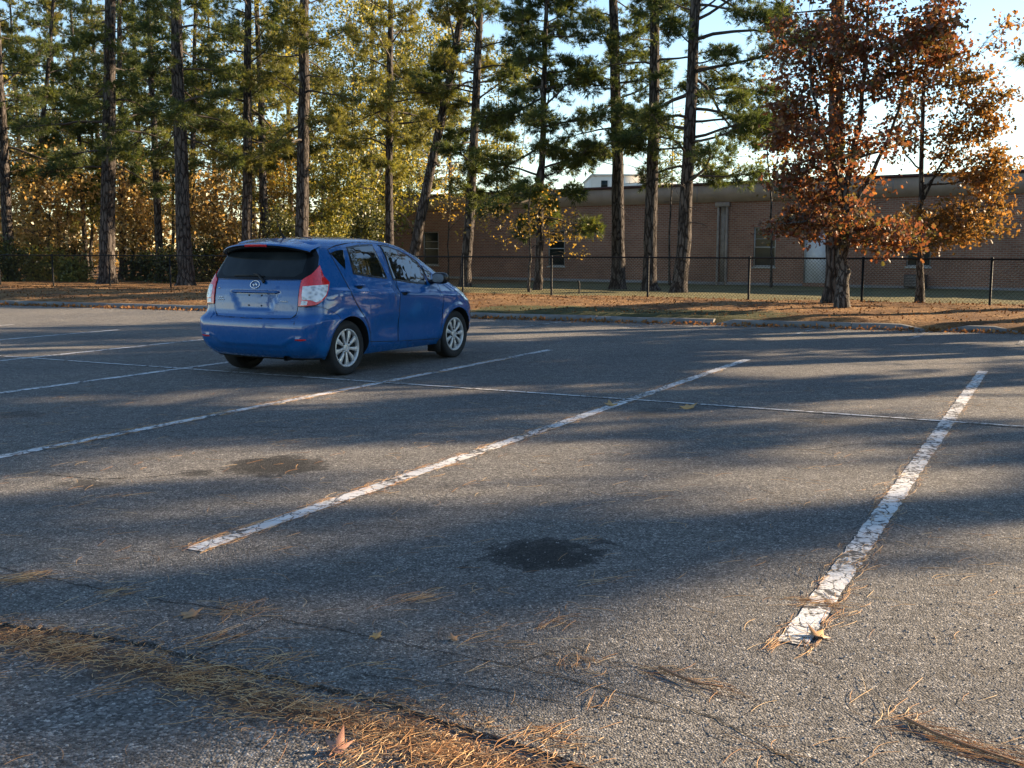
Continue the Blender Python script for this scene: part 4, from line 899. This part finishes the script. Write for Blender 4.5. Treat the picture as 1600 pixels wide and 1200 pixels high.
for sg in (1, -1):
    for nm, poly, wn, hx, hz in (('rear_door', RD, [('rear_door_window', RW)], .215, .972), ('front_door', FDR, [('front_door_window', FW), ('corner_window', TRI)], 1.04, .872)):
        panel('door_gap', grow(poly, .011), .0012, M['gap'], CAR, sg, True, .03)
        dr = panel(nm, poly, .0035, M['paint_blue'], CAR, sg, True, .03)
        for wn_, wp in wn:
            panel('window_seal', grow(wp, .026 if wn_ != 'corner_window' else .012), .0055, M['trim'], dr, sg, True, .04)
            panel(wn_, wp, .0085, M['cglass'], dr, sg, True, .04)
        panel('handle_cup', [(hx - .06, hz - .005), (hx - .03, hz + .022), (hx + .04, hz + .018), (hx + .06, hz - .008), (hx + .02, hz - .032), (hx - .03, hz - .03)], .0052, M['gap'], dr, sg, True, .03)
        hp = []
        for k in range(9):
            u = k / 8; xx = hx - .085 + .17 * u; zz = hz + .010 - .012 * u; p = P(s_at_x(xx, zz), zz) + N(s_at_x(xx, zz), zz) * (.006 + .026 * math.sin(math.pi * u) ** .5); hp.append(p * [1, sg, 1])
        h_ = MB(); h_.tube(hp, [.006] + [.014] * 7 + [.006], 8); h_.build('handle', M['paint_blue'], dr, smooth=True)
    panel('window_seal', grow(QW, .020), .003, M['trim'], CAR, sg, True, .04); panel('quarter_window', QW, .0065, M['cglass'], CAR, sg, True, .04)
    panel('sill', [(.40, .215), (.42, .292), (1.80, .262), (1.85, .215)], .004, M['paint_blue'], CAR, sg, True, .06)
    # tail lamp wrapped round the corner
    TL = [(.605, 1.047), (.683, 1.108), (.742, 1.206), (.775, 1.165), (.828, 1.096), (.895, 1.055), (.948, 1.023), (.945, .960), (.921, .883), (.870, .835), (.805, .796), (.70, .782), (.608, .780), (.606, .90)]
    panel('lamp_gap', grow(TL, .008), .002, M['gap'], CAR, sg, False, .03)
    tl = panel('tail_lamp', TL, .016, M['red'], CAR, sg, False, .02, .02)
    panel('clear_lens', [(.640, .985), (.78, .995), (.930, 1.000), (.925, .945), (.905, .892), (.85, .842), (.80, .822), (.74, .845), (.655, .850), (.645, .90)], .0185, M['clear'], tl, sg, False, .02)
    panel('reversing_lens', [(.648, .838), (.715, .832), (.71, .795), (.64, .793)], .0188, M['clear'], tl, sg, False, .02)
    panel('rear_reflector', [(.61, .424), (.62, .437), (.74, .440), (.75, .430), (.68, .418)], .005, M['red'], CAR, sg, False, .02)
    hl = panel('headlamp', [(3.50, .875), (3.60, .905), (3.78, .852), (3.95, .775), (4.02, .72), (3.90, .69), (3.72, .755), (3.58, .83)], .006, M['clear'], CAR, sg, False, .03)
    # mirror
    mx, mz = 1.665, 1.005; p = P(s_at_x(mx, mz), mz); mb = MB(); nu, nv = 20, 12; Vm = np.zeros((nv, nu, 3))
    for i in range(nv):
        th_ = math.pi * i / (nv - 1)
        for j in range(nu):
            ph = 2 * math.pi * j / nu; se = lambda v_: math.copysign(abs(v_) ** .65, v_)
            Vm[i, j] = (se(math.sin(th_) * math.cos(ph)) * .055 + .02 * math.cos(th_) * 0, se(math.cos(th_)) * .105, se(math.sin(th_) * math.sin(ph)) * .072)
    cpos = np.array([mx + .01, (p[1] - .150) , mz + .025]); Vm = Vm + cpos; Vm[..., 1] *= sg; mb.grid(Vm, closed=True); mi = mb.build('mirror', M['trim'], CAR, smooth=True)
    b_ = MB(); b_.tube([(mx, (p[1] + .01) * sg, mz - .03), (mx, (p[1] - .07) * sg, mz - .015), (mx + .005, (p[1] - .12) * sg, mz)], [.035, .028, .025], 8); b_.build('mirror_stalk', M['trim'], mi, smooth=True)
    g_ = MB(); an = np.linspace(0, 2 * math.pi, 20, endpoint=False); g_.add([(cpos[0] - .0565, (cpos[1] + .082 * math.copysign(abs(math.cos(a)) ** .7, math.cos(a))) * sg, cpos[2] + .052 * math.copysign(abs(math.sin(a)) ** .7, math.sin(a))) for a in an] + [(cpos[0] - .057, cpos[1] * sg, cpos[2])], tris=[(20, j, (j + 1) % 20) for j in range(20)]); g_.build('mirror_glass', M['chrome'], mi)
    # mud flap behind the front wheel
    b_ = MB(); b_.box((WB - .375, -.80 if sg > 0 else .62, .10), (WB - .355, -.62 if sg > 0 else .80, .30)); b_.build('mud_flap', M['rubber'], CAR)
# tailgate, rear glass, bumper
HG = [(-.575, .70), (-.52, .650), (0, .644), (.52, .650), (.575, .70), (.592, .77), (.592, 1.045), (-.592, 1.045), (-.592, .77)]
panel('tailgate_gap', grow(HG, .007), .0006, M['gap'], CAR, 1, False, .012)
TG = panel('tailgate', HG, .0035, M['paint_blue'], CAR, 1, False, .012)
RG = [(-.60, 1.058), (0, 1.052), (.60, 1.058), (.675, 1.105), (.730, 1.200), (.700, 1.300), (.62, 1.385), (0, 1.405), (-.62, 1.385), (-.700, 1.300), (-.730, 1.200), (-.675, 1.105)]
RGo = panel('rear_window', RG, .006, M['cglass_r'], TG, 1, False, .04)
panel('rear_window_pane', [(-.50, 1.085), (.50, 1.085), (.58, 1.13), (.58, 1.27), (.54, 1.345), (-.54, 1.345), (-.58, 1.27), (-.58, 1.13)], .008, M['cglass2'], TG, 1, False, .05)
for sg in (1, -1):
    arch = [(-math.sqrt(max(0, (ARCH_R + .016) ** 2 - (z - HUBZ) ** 2)), z) for z in (.235, .30, .40, .48, .56, .61)]
    # lower half of the rear quarter, one moulding from the centre line to the wheel arch
BS = []
for z in (.225, .30, .40, .48, .56, .62):
    xa = -math.sqrt(max(0, (ARCH_R + .018) ** 2 - (z - HUBZ) ** 2)); BS.append((s_at_x(xa, z), z))
se = s_at_x(-.22, .655); top = [(se, .665), (1.0, .725), (.86, .768), (.80, .775), (.70, .765), (.610, .765), (.595, .70), (.54, .643)]
BP = [(-s_, z_) for s_, z_ in BS][:1] + [(0, .215)] + BS + top + [(-s_, z_) for s_, z_ in top[::-1]] + [(-s_, z_) for s_, z_ in BS[::-1]][:-1]
panel('bumper_gap', grow(BP, .006), .0008, M['gap'], CAR, 1, False, .022)
BU = panel('rear_bumper', BP, .0030, M['paint_blue'], CAR, 1, False, .022)
# plate bolts, ledge above the plate, badges
for sx_ in (-.09, .09):
    for z in (.775, .885):
        p = P(sx_, z); b_ = MB(); b_.tube([p + [.003, 0, 0], p + [-.010, 0, 0]], .009, 8); b_.build('plate_bolt', M['gap'], TG)
pts = [P(s_, .928) + N(s_, .928) * .012 for s_ in np.linspace(-.335, .335, 15)]; b_ = MB(); b_.tube(pts, [.006] + [.013] * 13 + [.006], 8); b_.build('tailgate_handle', M['paint_blue'], TG, smooth=True)
pc = P(0.0, .997); nc = N(.001, .997)
def on_gate(y, z, o=.010): q = P(-y, z); return q + N(-y, z) * o
b_ = MB(); an = np.linspace(0, 2 * math.pi, 29); b_.tube([on_gate(.064 * math.cos(a), .998 + .040 * math.sin(a)) for a in an], .0052, 7, False)
for (a, b) in (((-.034, .988), (-.008, 1.018)), ((-.008, 1.018), (.004, .985)), ((.010, .980), (.034, 1.016)), ((.012, 1.002), (.040, .990)), ((-.030, .993), (.0, .996))):
    b_.tube([on_gate(*a), on_gate((a[0] + b[0]) / 2, (a[1] + b[1]) / 2, .012), on_gate(*b)], .0042, 6)
b_.build('emblem', M['chrome'], TG, smooth=True)
for (y0, z0, n) in ((.545, .955, 2), (.52, .858, 4), (.535, .832, 6), (-.375, .828, 6)):
    b_ = MB()
    for k in range(n):
        q = on_gate(y0 - k * .0165, z0, .006); b_.box(tuple(q - [.003, .0058, .008]), tuple(q + [.003, .0058, .008 - .004 * (k % 2)]))
    b_.build('badge_lettering', M['badge'], TG)
# wiper
b_ = MB(); b_.tube([on_gate(-.13, 1.02, .02), on_gate(-.10, 1.045, .03), on_gate(-.02, 1.098, .028), on_gate(.05, 1.105, .022)], [.020, .014, .010, .008], 8); wi = b_.build('rear_wiper', M['rubber'], TG, smooth=True)
b_ = MB(); b_.tube([on_gate(-.10, 1.085, .016), on_gate(.1, 1.092, .016), on_gate(.34, 1.088, .016)], .007, 6); b_.build('wiper_blade', M['rubber'], wi)
# spoiler over the rear window
def spoil(prof, wdt=.625):
    vs = np.linspace(-1, 1, 41); Vs = np.zeros((len(prof), 41, 3))
    for i, (x, z) in enumerate(prof):
        for j, v in enumerate(vs):
            e = abs(v) ** 5; xx = x + .085 * v * v; xx = xx + (-.30 - xx) * .45 * e; zz = z - .045 * v * v - .03 * e; Vs[i, j] = (xx, wdt * v, zz)
    return Vs
m1 = MB(); m1.grid(spoil([(-.20, 1.500), (-.30, 1.483), (-.42, 1.464), (-.52, 1.446), (-.548, 1.437), (-.552, 1.428)])); sp_ = m1.build('spoiler', M['paint_blue'], CAR, smooth=True)
m1 = MB(); m1.grid(spoil([(-.552, 1.428), (-.545, 1.412), (-.50, 1.400), (-.42, 1.388), (-.33, 1.378)])); m1.build('spoiler_lip', M['trim'], sp_, smooth=True)  # black rear edge; the shade on the underside is painted black too
m1 = MB(); Vb = spoil([(-.5565, 1.434), (-.5575, 1.417), (-.545, 1.409)])[:, 15:26]; m1.grid(Vb); m1.build('brake_lamp', M['red'], sp_, smooth=True)
# windscreen, grille
def fx(y, z):
    S_, X_, Y_ = fine_outline(z); k = len(X_) // 2; return float(np.interp(-abs(y), -Y_[k:], X_[k:]))
Vw = np.zeros((14, 21, 3))
for i, z in enumerate(np.linspace(1.03, 1.43, 14)):
    wv = tab(z, WD) - .085
    for j, v in enumerate(np.linspace(-1, 1, 21)): Vw[i, j] = (fx(wv * v, z) + .004, wv * v, z + .003)
m1 = MB(); m1.grid(Vw); m1.build('windscreen', M['cglass'], CAR, smooth=True)
Vw = np.zeros((6, 21, 3))
for i, z in enumerate(np.linspace(.32, .52, 6)):
    for j, v in enumerate(np.linspace(-1, 1, 21)): Vw[i, j] = (fx(.50 * v, z) + .005, .50 * v, z)
m1 = MB(); m1.grid(Vw); m1.build('grille', M['trim'], CAR, smooth=True)
# antenna, exhaust, axle
b_ = MB(); b_.tube([(-.08, 0, 1.505), (-.10, 0, 1.53), (-.13, 0, 1.56), (-.20, 0, 1.70)], [.022, .012, .006, .004], 8); b_.build('antenna', M['rubber'], CAR, smooth=True)
b_ = MB(); b_.tube([(-.2, -.42, .23), (-.60, -.42, .215)], .028, 10, False); b_.build('exhaust_pipe', M['under'], CAR, smooth=True)
b_ = MB(); b_.box((-.48, -.56, .19), (2.6, .56, .235)); b_.build('underbody', M['under'], CAR)
b_ = MB(); b_.tube([(0, -.66, HUBZ - .03), (0, .66, HUBZ - .03)], .04, 10); b_.build('rear_axle', M['under'], CAR)
# wheels
TR = .303
tyre = MB(); pr = [(.208, -.080), (.222, -.092), (.255, -.098), (.285, -.094), (.298, -.082), (.303, -.062), (.3035, -.0), (.303, .062), (.298, .082), (.285, .094), (.255, .098), (.222, .092), (.208, .080)]
an = np.linspace(0, 2 * np.pi, 56, endpoint=False)
lat = lambda pr_: np.stack([np.stack([r * np.cos(an), np.full(56, y), r * np.sin(an)], 1) for r, y in pr_], 0)
tyre.grid(lat(pr), closed=True); tyre_me = tyre.mesh('tyre', True); tyre_me.materials.append(M['tyre'])
disc = MB(); disc.grid(lat([(.205, .05), (.06, .05), (.001, .05)]), closed=True); disc.grid(lat([(.205, .05), (.205, -.07), (.001, -.07)]), closed=True); disc_me = disc.mesh('dark_disc', True); disc_me.materials.append(M['under'])  # plain dark disc filling the rim behind the spokes
rim = MB(); rim.grid(lat([(.206, .045), (.213, .072), (.212, .088), (.203, .091), (.193, .086), (.187, .070), (.186, .050)]), closed=True)
rim.grid(lat([(.052, .052), (.056, .070), (.050, .080), (.034, .084), (.030, .078), (.0005, .079)]), closed=True)
for k in range(9):
    a0 = 2 * math.pi * k / 9 + .1; prof = [(.046, .016, .074), (.075, .016, .078), (.115, .019, .082), (.155, .026, .083), (.192, .037, .078)]
    ca, sa = math.cos(a0), math.sin(a0); Vk = []
    for r, hw_, yy in prof:
        Vk.append([((r * ca - o * sa), y_, (r * sa + o * ca)) for o, y_ in ((-hw_, yy - .020), (-hw_ * .92, yy - .003), (-hw_ * .45, yy + .003), (hw_ * .45, yy + .003), (hw_ * .92, yy - .003), (hw_, yy - .020))])
    rim.grid(np.array(Vk))
rim_me = rim.mesh('wheel', True); rim_me.materials.append(M['alloy'])
try: rim_me.set_sharp_from_angle(angle=R(45))
except Exception: pass
nut = MB()
for k in range(1):
    a = k * math.pi / 2 + .3; nut.tube([(.036 * math.cos(a) * 1.9, .072, .036 * math.sin(a) * 1.9), (.036 * math.cos(a) * 1.9, .086, .036 * math.sin(a) * 1.9)], .008, 6)
nut_me = nut.mesh('wheel_nuts'); nut_me.materials.append(M['under'])
for cx in (0, WB):
    for sg in (-1, 1):
        wo = link(bpy.data.objects.new('wheel', rim_me), CAR); wo.location = (cx, sg * .705, TR - .004); wo.rotation_euler = (0, R(23 * (cx + sg)), 0 if sg > 0 else math.pi)
        for nm, me_ in (('tyre', tyre_me), ('rim_disc', disc_me)): link(bpy.data.objects.new(nm, me_), wo)
        for k in range(4): nb = link(bpy.data.objects.new('wheel_nut', nut_me), wo); nb.rotation_euler = (0, k * math.pi / 2, 0)

# ================================================================== LITTER ON THE GROUND
t = NT('dry_needles'); isl = t.n('NewGeometry').outputs['Random Per Island']
t.set(Base_Color=t.ramp(isl, [(0, (.17, .080, .036)), (.35, (.44, .215, .080)), (.7, (.66, .38, .16)), (1, (.78, .57, .32))]), Roughness=.7); M['dry'] = t.m
def litter(P, ang, ln, rng, wd=.0016, lift=.012):
    """curved dry needles lying on the asphalt; P (n,2)"""
    n = len(P); d = np.c_[np.cos(ang), np.sin(ang)]; nn = np.c_[-d[:, 1], d[:, 0]]; b = rng.normal(0, .18, n)
    L = ln * rng.uniform(.5, 1.2, n); h = rng.uniform(.002, lift, n); m = MB(); k = 5; V = []
    for j in range(k):
        u = j / (k - 1) - .5; c = P + d * (u * L)[:, None] + nn * (b * L * (.25 - u * u) * 2)[:, None]
        z = h * (1 - 1.2 * abs(u)) + .0025; ww = wd * (1 - .5 * abs(u) * 2)
        V.append(np.stack([np.c_[c - nn * ww, z], np.c_[c + nn * ww, z], np.c_[c, z + wd * 1.2]], 1))
    V = np.stack(V, 1); i = (np.arange(n) * k * 3)[:, None, None]
    Q = np.array([(3 * j + a, 3 * j + (a + 1) % 3, 3 * j + 3 + (a + 1) % 3, 3 * j + 3 + a) for j in range(k - 1) for a in range(3)])[None]
    m.add(V.reshape(-1, 3), quads=(Q + i).reshape(-1, 4)); return m
rl = np.random.default_rng(21)
# drift of needles caught along the seam
seam = np.array([[-3.4, 4.45], [-2.1, 3.80], [-1.6, 3.62], [-1.2, 3.46], [-.9, 3.26], [-.65, 3.10], [-.42, 2.98], [-.2, 2.82], [0, 2.70], [.2, 2.52], [.45, 2.30]])
u = rl.uniform(0, len(seam) - 1.001, 1900); i_ = u.astype(int); P = seam[i_] + (seam[i_ + 1] - seam[i_]) * (u - i_)[:, None]
dens = .45 + .55 * np.sin(u * 5.1 + 1) * np.sin(u * 2.3); keep = rl.random(len(u)) < np.clip(dens, .18, 1); P = P[keep]; u = u[keep]
P = P + rl.normal(0, 1, (len(P), 2)) * np.array([.07, .07]) * (1 + .6 * np.sin(u * 3.3))[:, None]
m = litter(P, R(-20) + rl.normal(0, .75, len(P)), .12, rl, .0009, .010)
k = rl.integers(0, len(P), 3500); mb2 = litter(P[k] + rl.normal(0, .06, (3500, 2)), rl.uniform(0, 6.28, 3500), .032, rl, .0011, .006)
m.add(np.concatenate(mb2.v), quads=np.concatenate(mb2.q))
tag(m.build('pine_needle_drift', M['dry']), 'drift of dry orange pine needles along the asphalt seam in the foreground', 'pine needles', kind='stuff')
# loose needles and small bundles over the near lot
PS = []; AN = []
def bundle(px, py, n, a, sp=.35, r=.035):
    n = int(n * .55)
    p = at(px, py, 0)[:2]; aa = R(a) + rl.normal(0, sp, n); PS.append(p + rl.normal(0, r, (n, 2)) + np.c_[np.cos(aa), np.sin(aa)] * rl.normal(0, .05, (n, 1))); AN.append(aa)
for q in ((40, 903, 60, 40), (20, 910, 40, 10), (180, 928, 34, 42), (375, 957, 70, 0, 1.0, .045), (330, 1000, 46, 50), (648, 936, 44, 48), (868, 970, 34, 50), (905, 1035, 26, 60, .6), (895, 1040, 20, -40), (958, 910, 18, 30), (760, 985, 16, 40), (735, 1000, 10, 55), (1000, 1050, 22, -30), (1080, 1066, 26, -28), (1100, 1072, 20, -30), (1262, 942, 46, -10, .25), (1292, 945, 30, -25, .3), (1330, 880, 12, 25), (1345, 890, 8, 20), (1410, 1128, 40, 45, .7), (1440, 1140, 30, -35), (1500, 1165, 50, -33, .2), (1540, 1178, 50, -33, .2), (1580, 1192, 40, -33, .2), (1395, 785, 14, 0), (1150, 880, 8, 40), (1020, 780, 8, 30), (200, 775, 16, 32, .15, .03), (120, 790, 10, 32), (460, 690, 14, 25), (430, 690, 8, 0), (615, 770, 10, 10), (780, 1010, 10, 20), (600, 1035, 10, 10), (700, 1060, 10, 45), (1310, 975, 12, 60), (1330, 960, 8, 40), (560, 1180, 30, 20, .8), (850, 1150, 60, 10, .9), (940, 1100, 12, 60), (1210, 1180, 16, 30, .8), (130, 1010, 40, 40), (220, 1050, 30, 42), (160, 1085, 16, 42), (430, 1030, 50, 20, .8), (1590, 840, 8, 10), (1480, 900, 8, 20), (915, 845, 10, 30)): bundle(*q)
n = 1500; rp = np.c_[rl.uniform(-4.5, 5, n), 2.3 + 8.5 * rl.random(n) ** 1.6]; PS.append(rp); AN.append(rl.uniform(0, 6.28, n))
for (o, t0, t1) in ((-.79, 3.6, 13), (-3.53, 3.6, 12), (-6.3, 5, 12)):     # needles caught along the paint edges
    k = 420; tt = t0 + (t1 - t0) * rl.random(k) ** 1.3; sd = np.where(rl.random(k) < .5, -.062, .062) + rl.normal(0, .016, k)
    PS.append(DD[None] * tt[:, None] + NN[None] * (o + sd)[:, None]); AN.append(R(62.6) + rl.normal(0, .30, k))
m = litter(np.concatenate(PS), np.concatenate(AN), .13, rl, .0009, .008)
tag(m.build('scattered_pine_needles', M['dry']), 'loose dry pine needles and small bundles scattered over the near asphalt', 'pine needles', kind='stuff')
# small stones and grit showing on the worn foreground asphalt
t = NT('grit'); isl = t.n('NewGeometry').outputs['Random Per Island']; t.set(Base_Color=t.ramp(isl, [(0, (.05, .05, .05)), (.6, (.16, .155, .15)), (1, (.42, .40, .37))]), Roughness=.85); M['grit'] = t.m
n = 15000; y = 2.0 + 4.2 * rl.random(n) ** 1.5; x = rl.uniform(-.56, .56, n) * y * 1.05; r_ = .0022 + .0038 * rl.random(n) ** 2.5
V0 = np.array([(1,0,0),(0,1,0),(-1,0,0),(0,-1,0),(0,0,.8)]); a = rl.uniform(0, 6.28, n); ca, sa = np.cos(a), np.sin(a)
sx_ = r_ * rl.uniform(.7, 1.5, n); V = np.stack([np.stack([x + (p[0] * ca - p[1] * sa) * sx_, y + (p[0] * sa + p[1] * ca) * r_, .0012 + p[2] * r_], 1) for p in V0], 1)
below = np.interp(x, SEAM[:, 0], SEAM[:, 1]) > y; V[below, :, 2] -= .014
m = MB(); ii = np.arange(n)[:, None] * 5; m.add(V.reshape(-1, 3), tris=np.concatenate([ii + [0, 1, 4], ii + [1, 2, 4], ii + [2, 3, 4], ii + [3, 0, 4]]))
tag(m.build('asphalt_grit', M['grit']), 'loose pale grit on the worn foreground asphalt', 'grit', kind='stuff')
# leaf and straw rubble in the gutter
n = 2600; s_ = rl.uniform(-6, 27, n); q_ = -.03 - np.abs(rl.normal(0, .16, n)); P = K0 + KD * s_[:, None] + KN * q_[:, None]
m = MB(); leaf_polys(m, np.c_[P, rl.uniform(.006, .03, n)], .07, rl, 'diamond', 0)
tag(m.build('gutter_leaf_litter', leaf_mat('dry_litter_leaves', [(.12, .055, .025), (.24, .12, .05), (.36, .20, .09)], .2, .9, 0.0)), 'line of dry orange leaves and straw lying in the gutter along the kerb', 'leaf litter', kind='stuff')
n = 7000; s_ = rl.uniform(-8, 28, n); q_ = .35 + 7.5 * rl.random(n); P = K0 + KD * s_[:, None] + KN * q_[:, None]
m = MB(); leaf_polys(m, np.c_[P, terrain(P[:, 0], P[:, 1]) + rl.uniform(.004, .025, n)], .05, rl, 'diamond', -.1)
tag(m.build('straw_leaf_litter', leaf_mat('straw_litter', [(.07, .028, .014), (.11, .058, .026), (.18, .10, .048), (.25, .16, .08)], .15, .9, 0.0)), 'brown fallen leaves and pine straw over the planted strip', 'leaf litter', kind='stuff')
# single fallen leaves
def fallen(px, py, sz, rz, mat, label, curl=.3):
    pts = []
    for k in range(10):
        a = k * math.pi / 5; r = sz * (.5 if k % 2 == 0 else .29) * (1.25 if k == 0 else 1); pts.append((r * math.cos(a), r * math.sin(a), curl * r * r / sz * (1.4 if k % 4 == 0 else .6)))
    m = MB(); m.add([(0, 0, 0)] + pts, tris=[(0, 1 + k, 1 + (k + 1) % 10) for k in range(10)]); m.tube([(-sz * .1, 0, .001), (-sz * .45, .01, .004), (-sz * .75, .0, .008)], .0014, 5)
    o = m.build('fallen_leaf', mat); p = at(px, py, 0); low = np.interp(p[0], SEAM[:, 0], SEAM[:, 1]) > p[1]
    o.location = (p[0], p[1], .004 - (.014 if low else 0) + .004); o.rotation_euler = (R(8), R(-10), rz); sm = o.modifiers.new('s', 'SOLIDIFY'); sm.thickness = .0008
    tag(o, label, 'leaf', 'single leaves fallen on the lot'); return o
LB = simple('brown_leaf', (.34, .19, .085), .6, scale=40); LP = simple('pinkish_leaf', (.40, .20, .13), .6, scale=40); LY = simple('ochre_leaf', (.48, .27, .09), .6, scale=40)
fallen(298, 963, .085, .4, LB, 'star-shaped tan leaf on dark asphalt near the needle drift')
fallen(527, 1166, .085, 1.4, LP, 'pinkish curled leaf at the bottom edge among the needles', .9)
fallen(1278, 996, .088, 2.2, LB, 'curled leaf beside the near end of the right stall line', .45)
fallen(1075, 638, .16, .3, LY, 'small orange leaf near the thin cross line at the centre right')
fallen(955, 634, .15, 1.8, LY, 'small ochre leaf touching the central stall line')
fallen(588, 997, .05, .9, LY, 'tiny ochre leaf in the crack left of centre')
fallen(708, 1000, .045, 2.0, LB, 'tiny brown leaf right of the crack near centre')
M['drytwig'] = simple('dry_brown_twig', (.20, .115, .065), .85, scale=50, var=.3)
# two broken twigs
for (pp, lab) in (([(1030, 1046), (1055, 1060), (1090, 1072), (1130, 1077)], 'short brown twig lying in the foreground right of centre'), ([(1415, 1128), (1460, 1150), (1520, 1172), (1600, 1200)], 'long brown twig lying at the bottom right corner')):
    P = np.array([at(*q, 0) for q in pp]); P[:, 2] = .009 + rl.uniform(0, .004, len(P)); o0 = P[0].copy(); o0[2] = 0; m = MB(); m.tube(P - o0, np.linspace(.0055, .0025, len(P)), 7); o = m.build('fallen_twig', M['drytwig'], smooth=True); o.location = o0; tag(o, lab, 'twig', 'twigs on the lot')
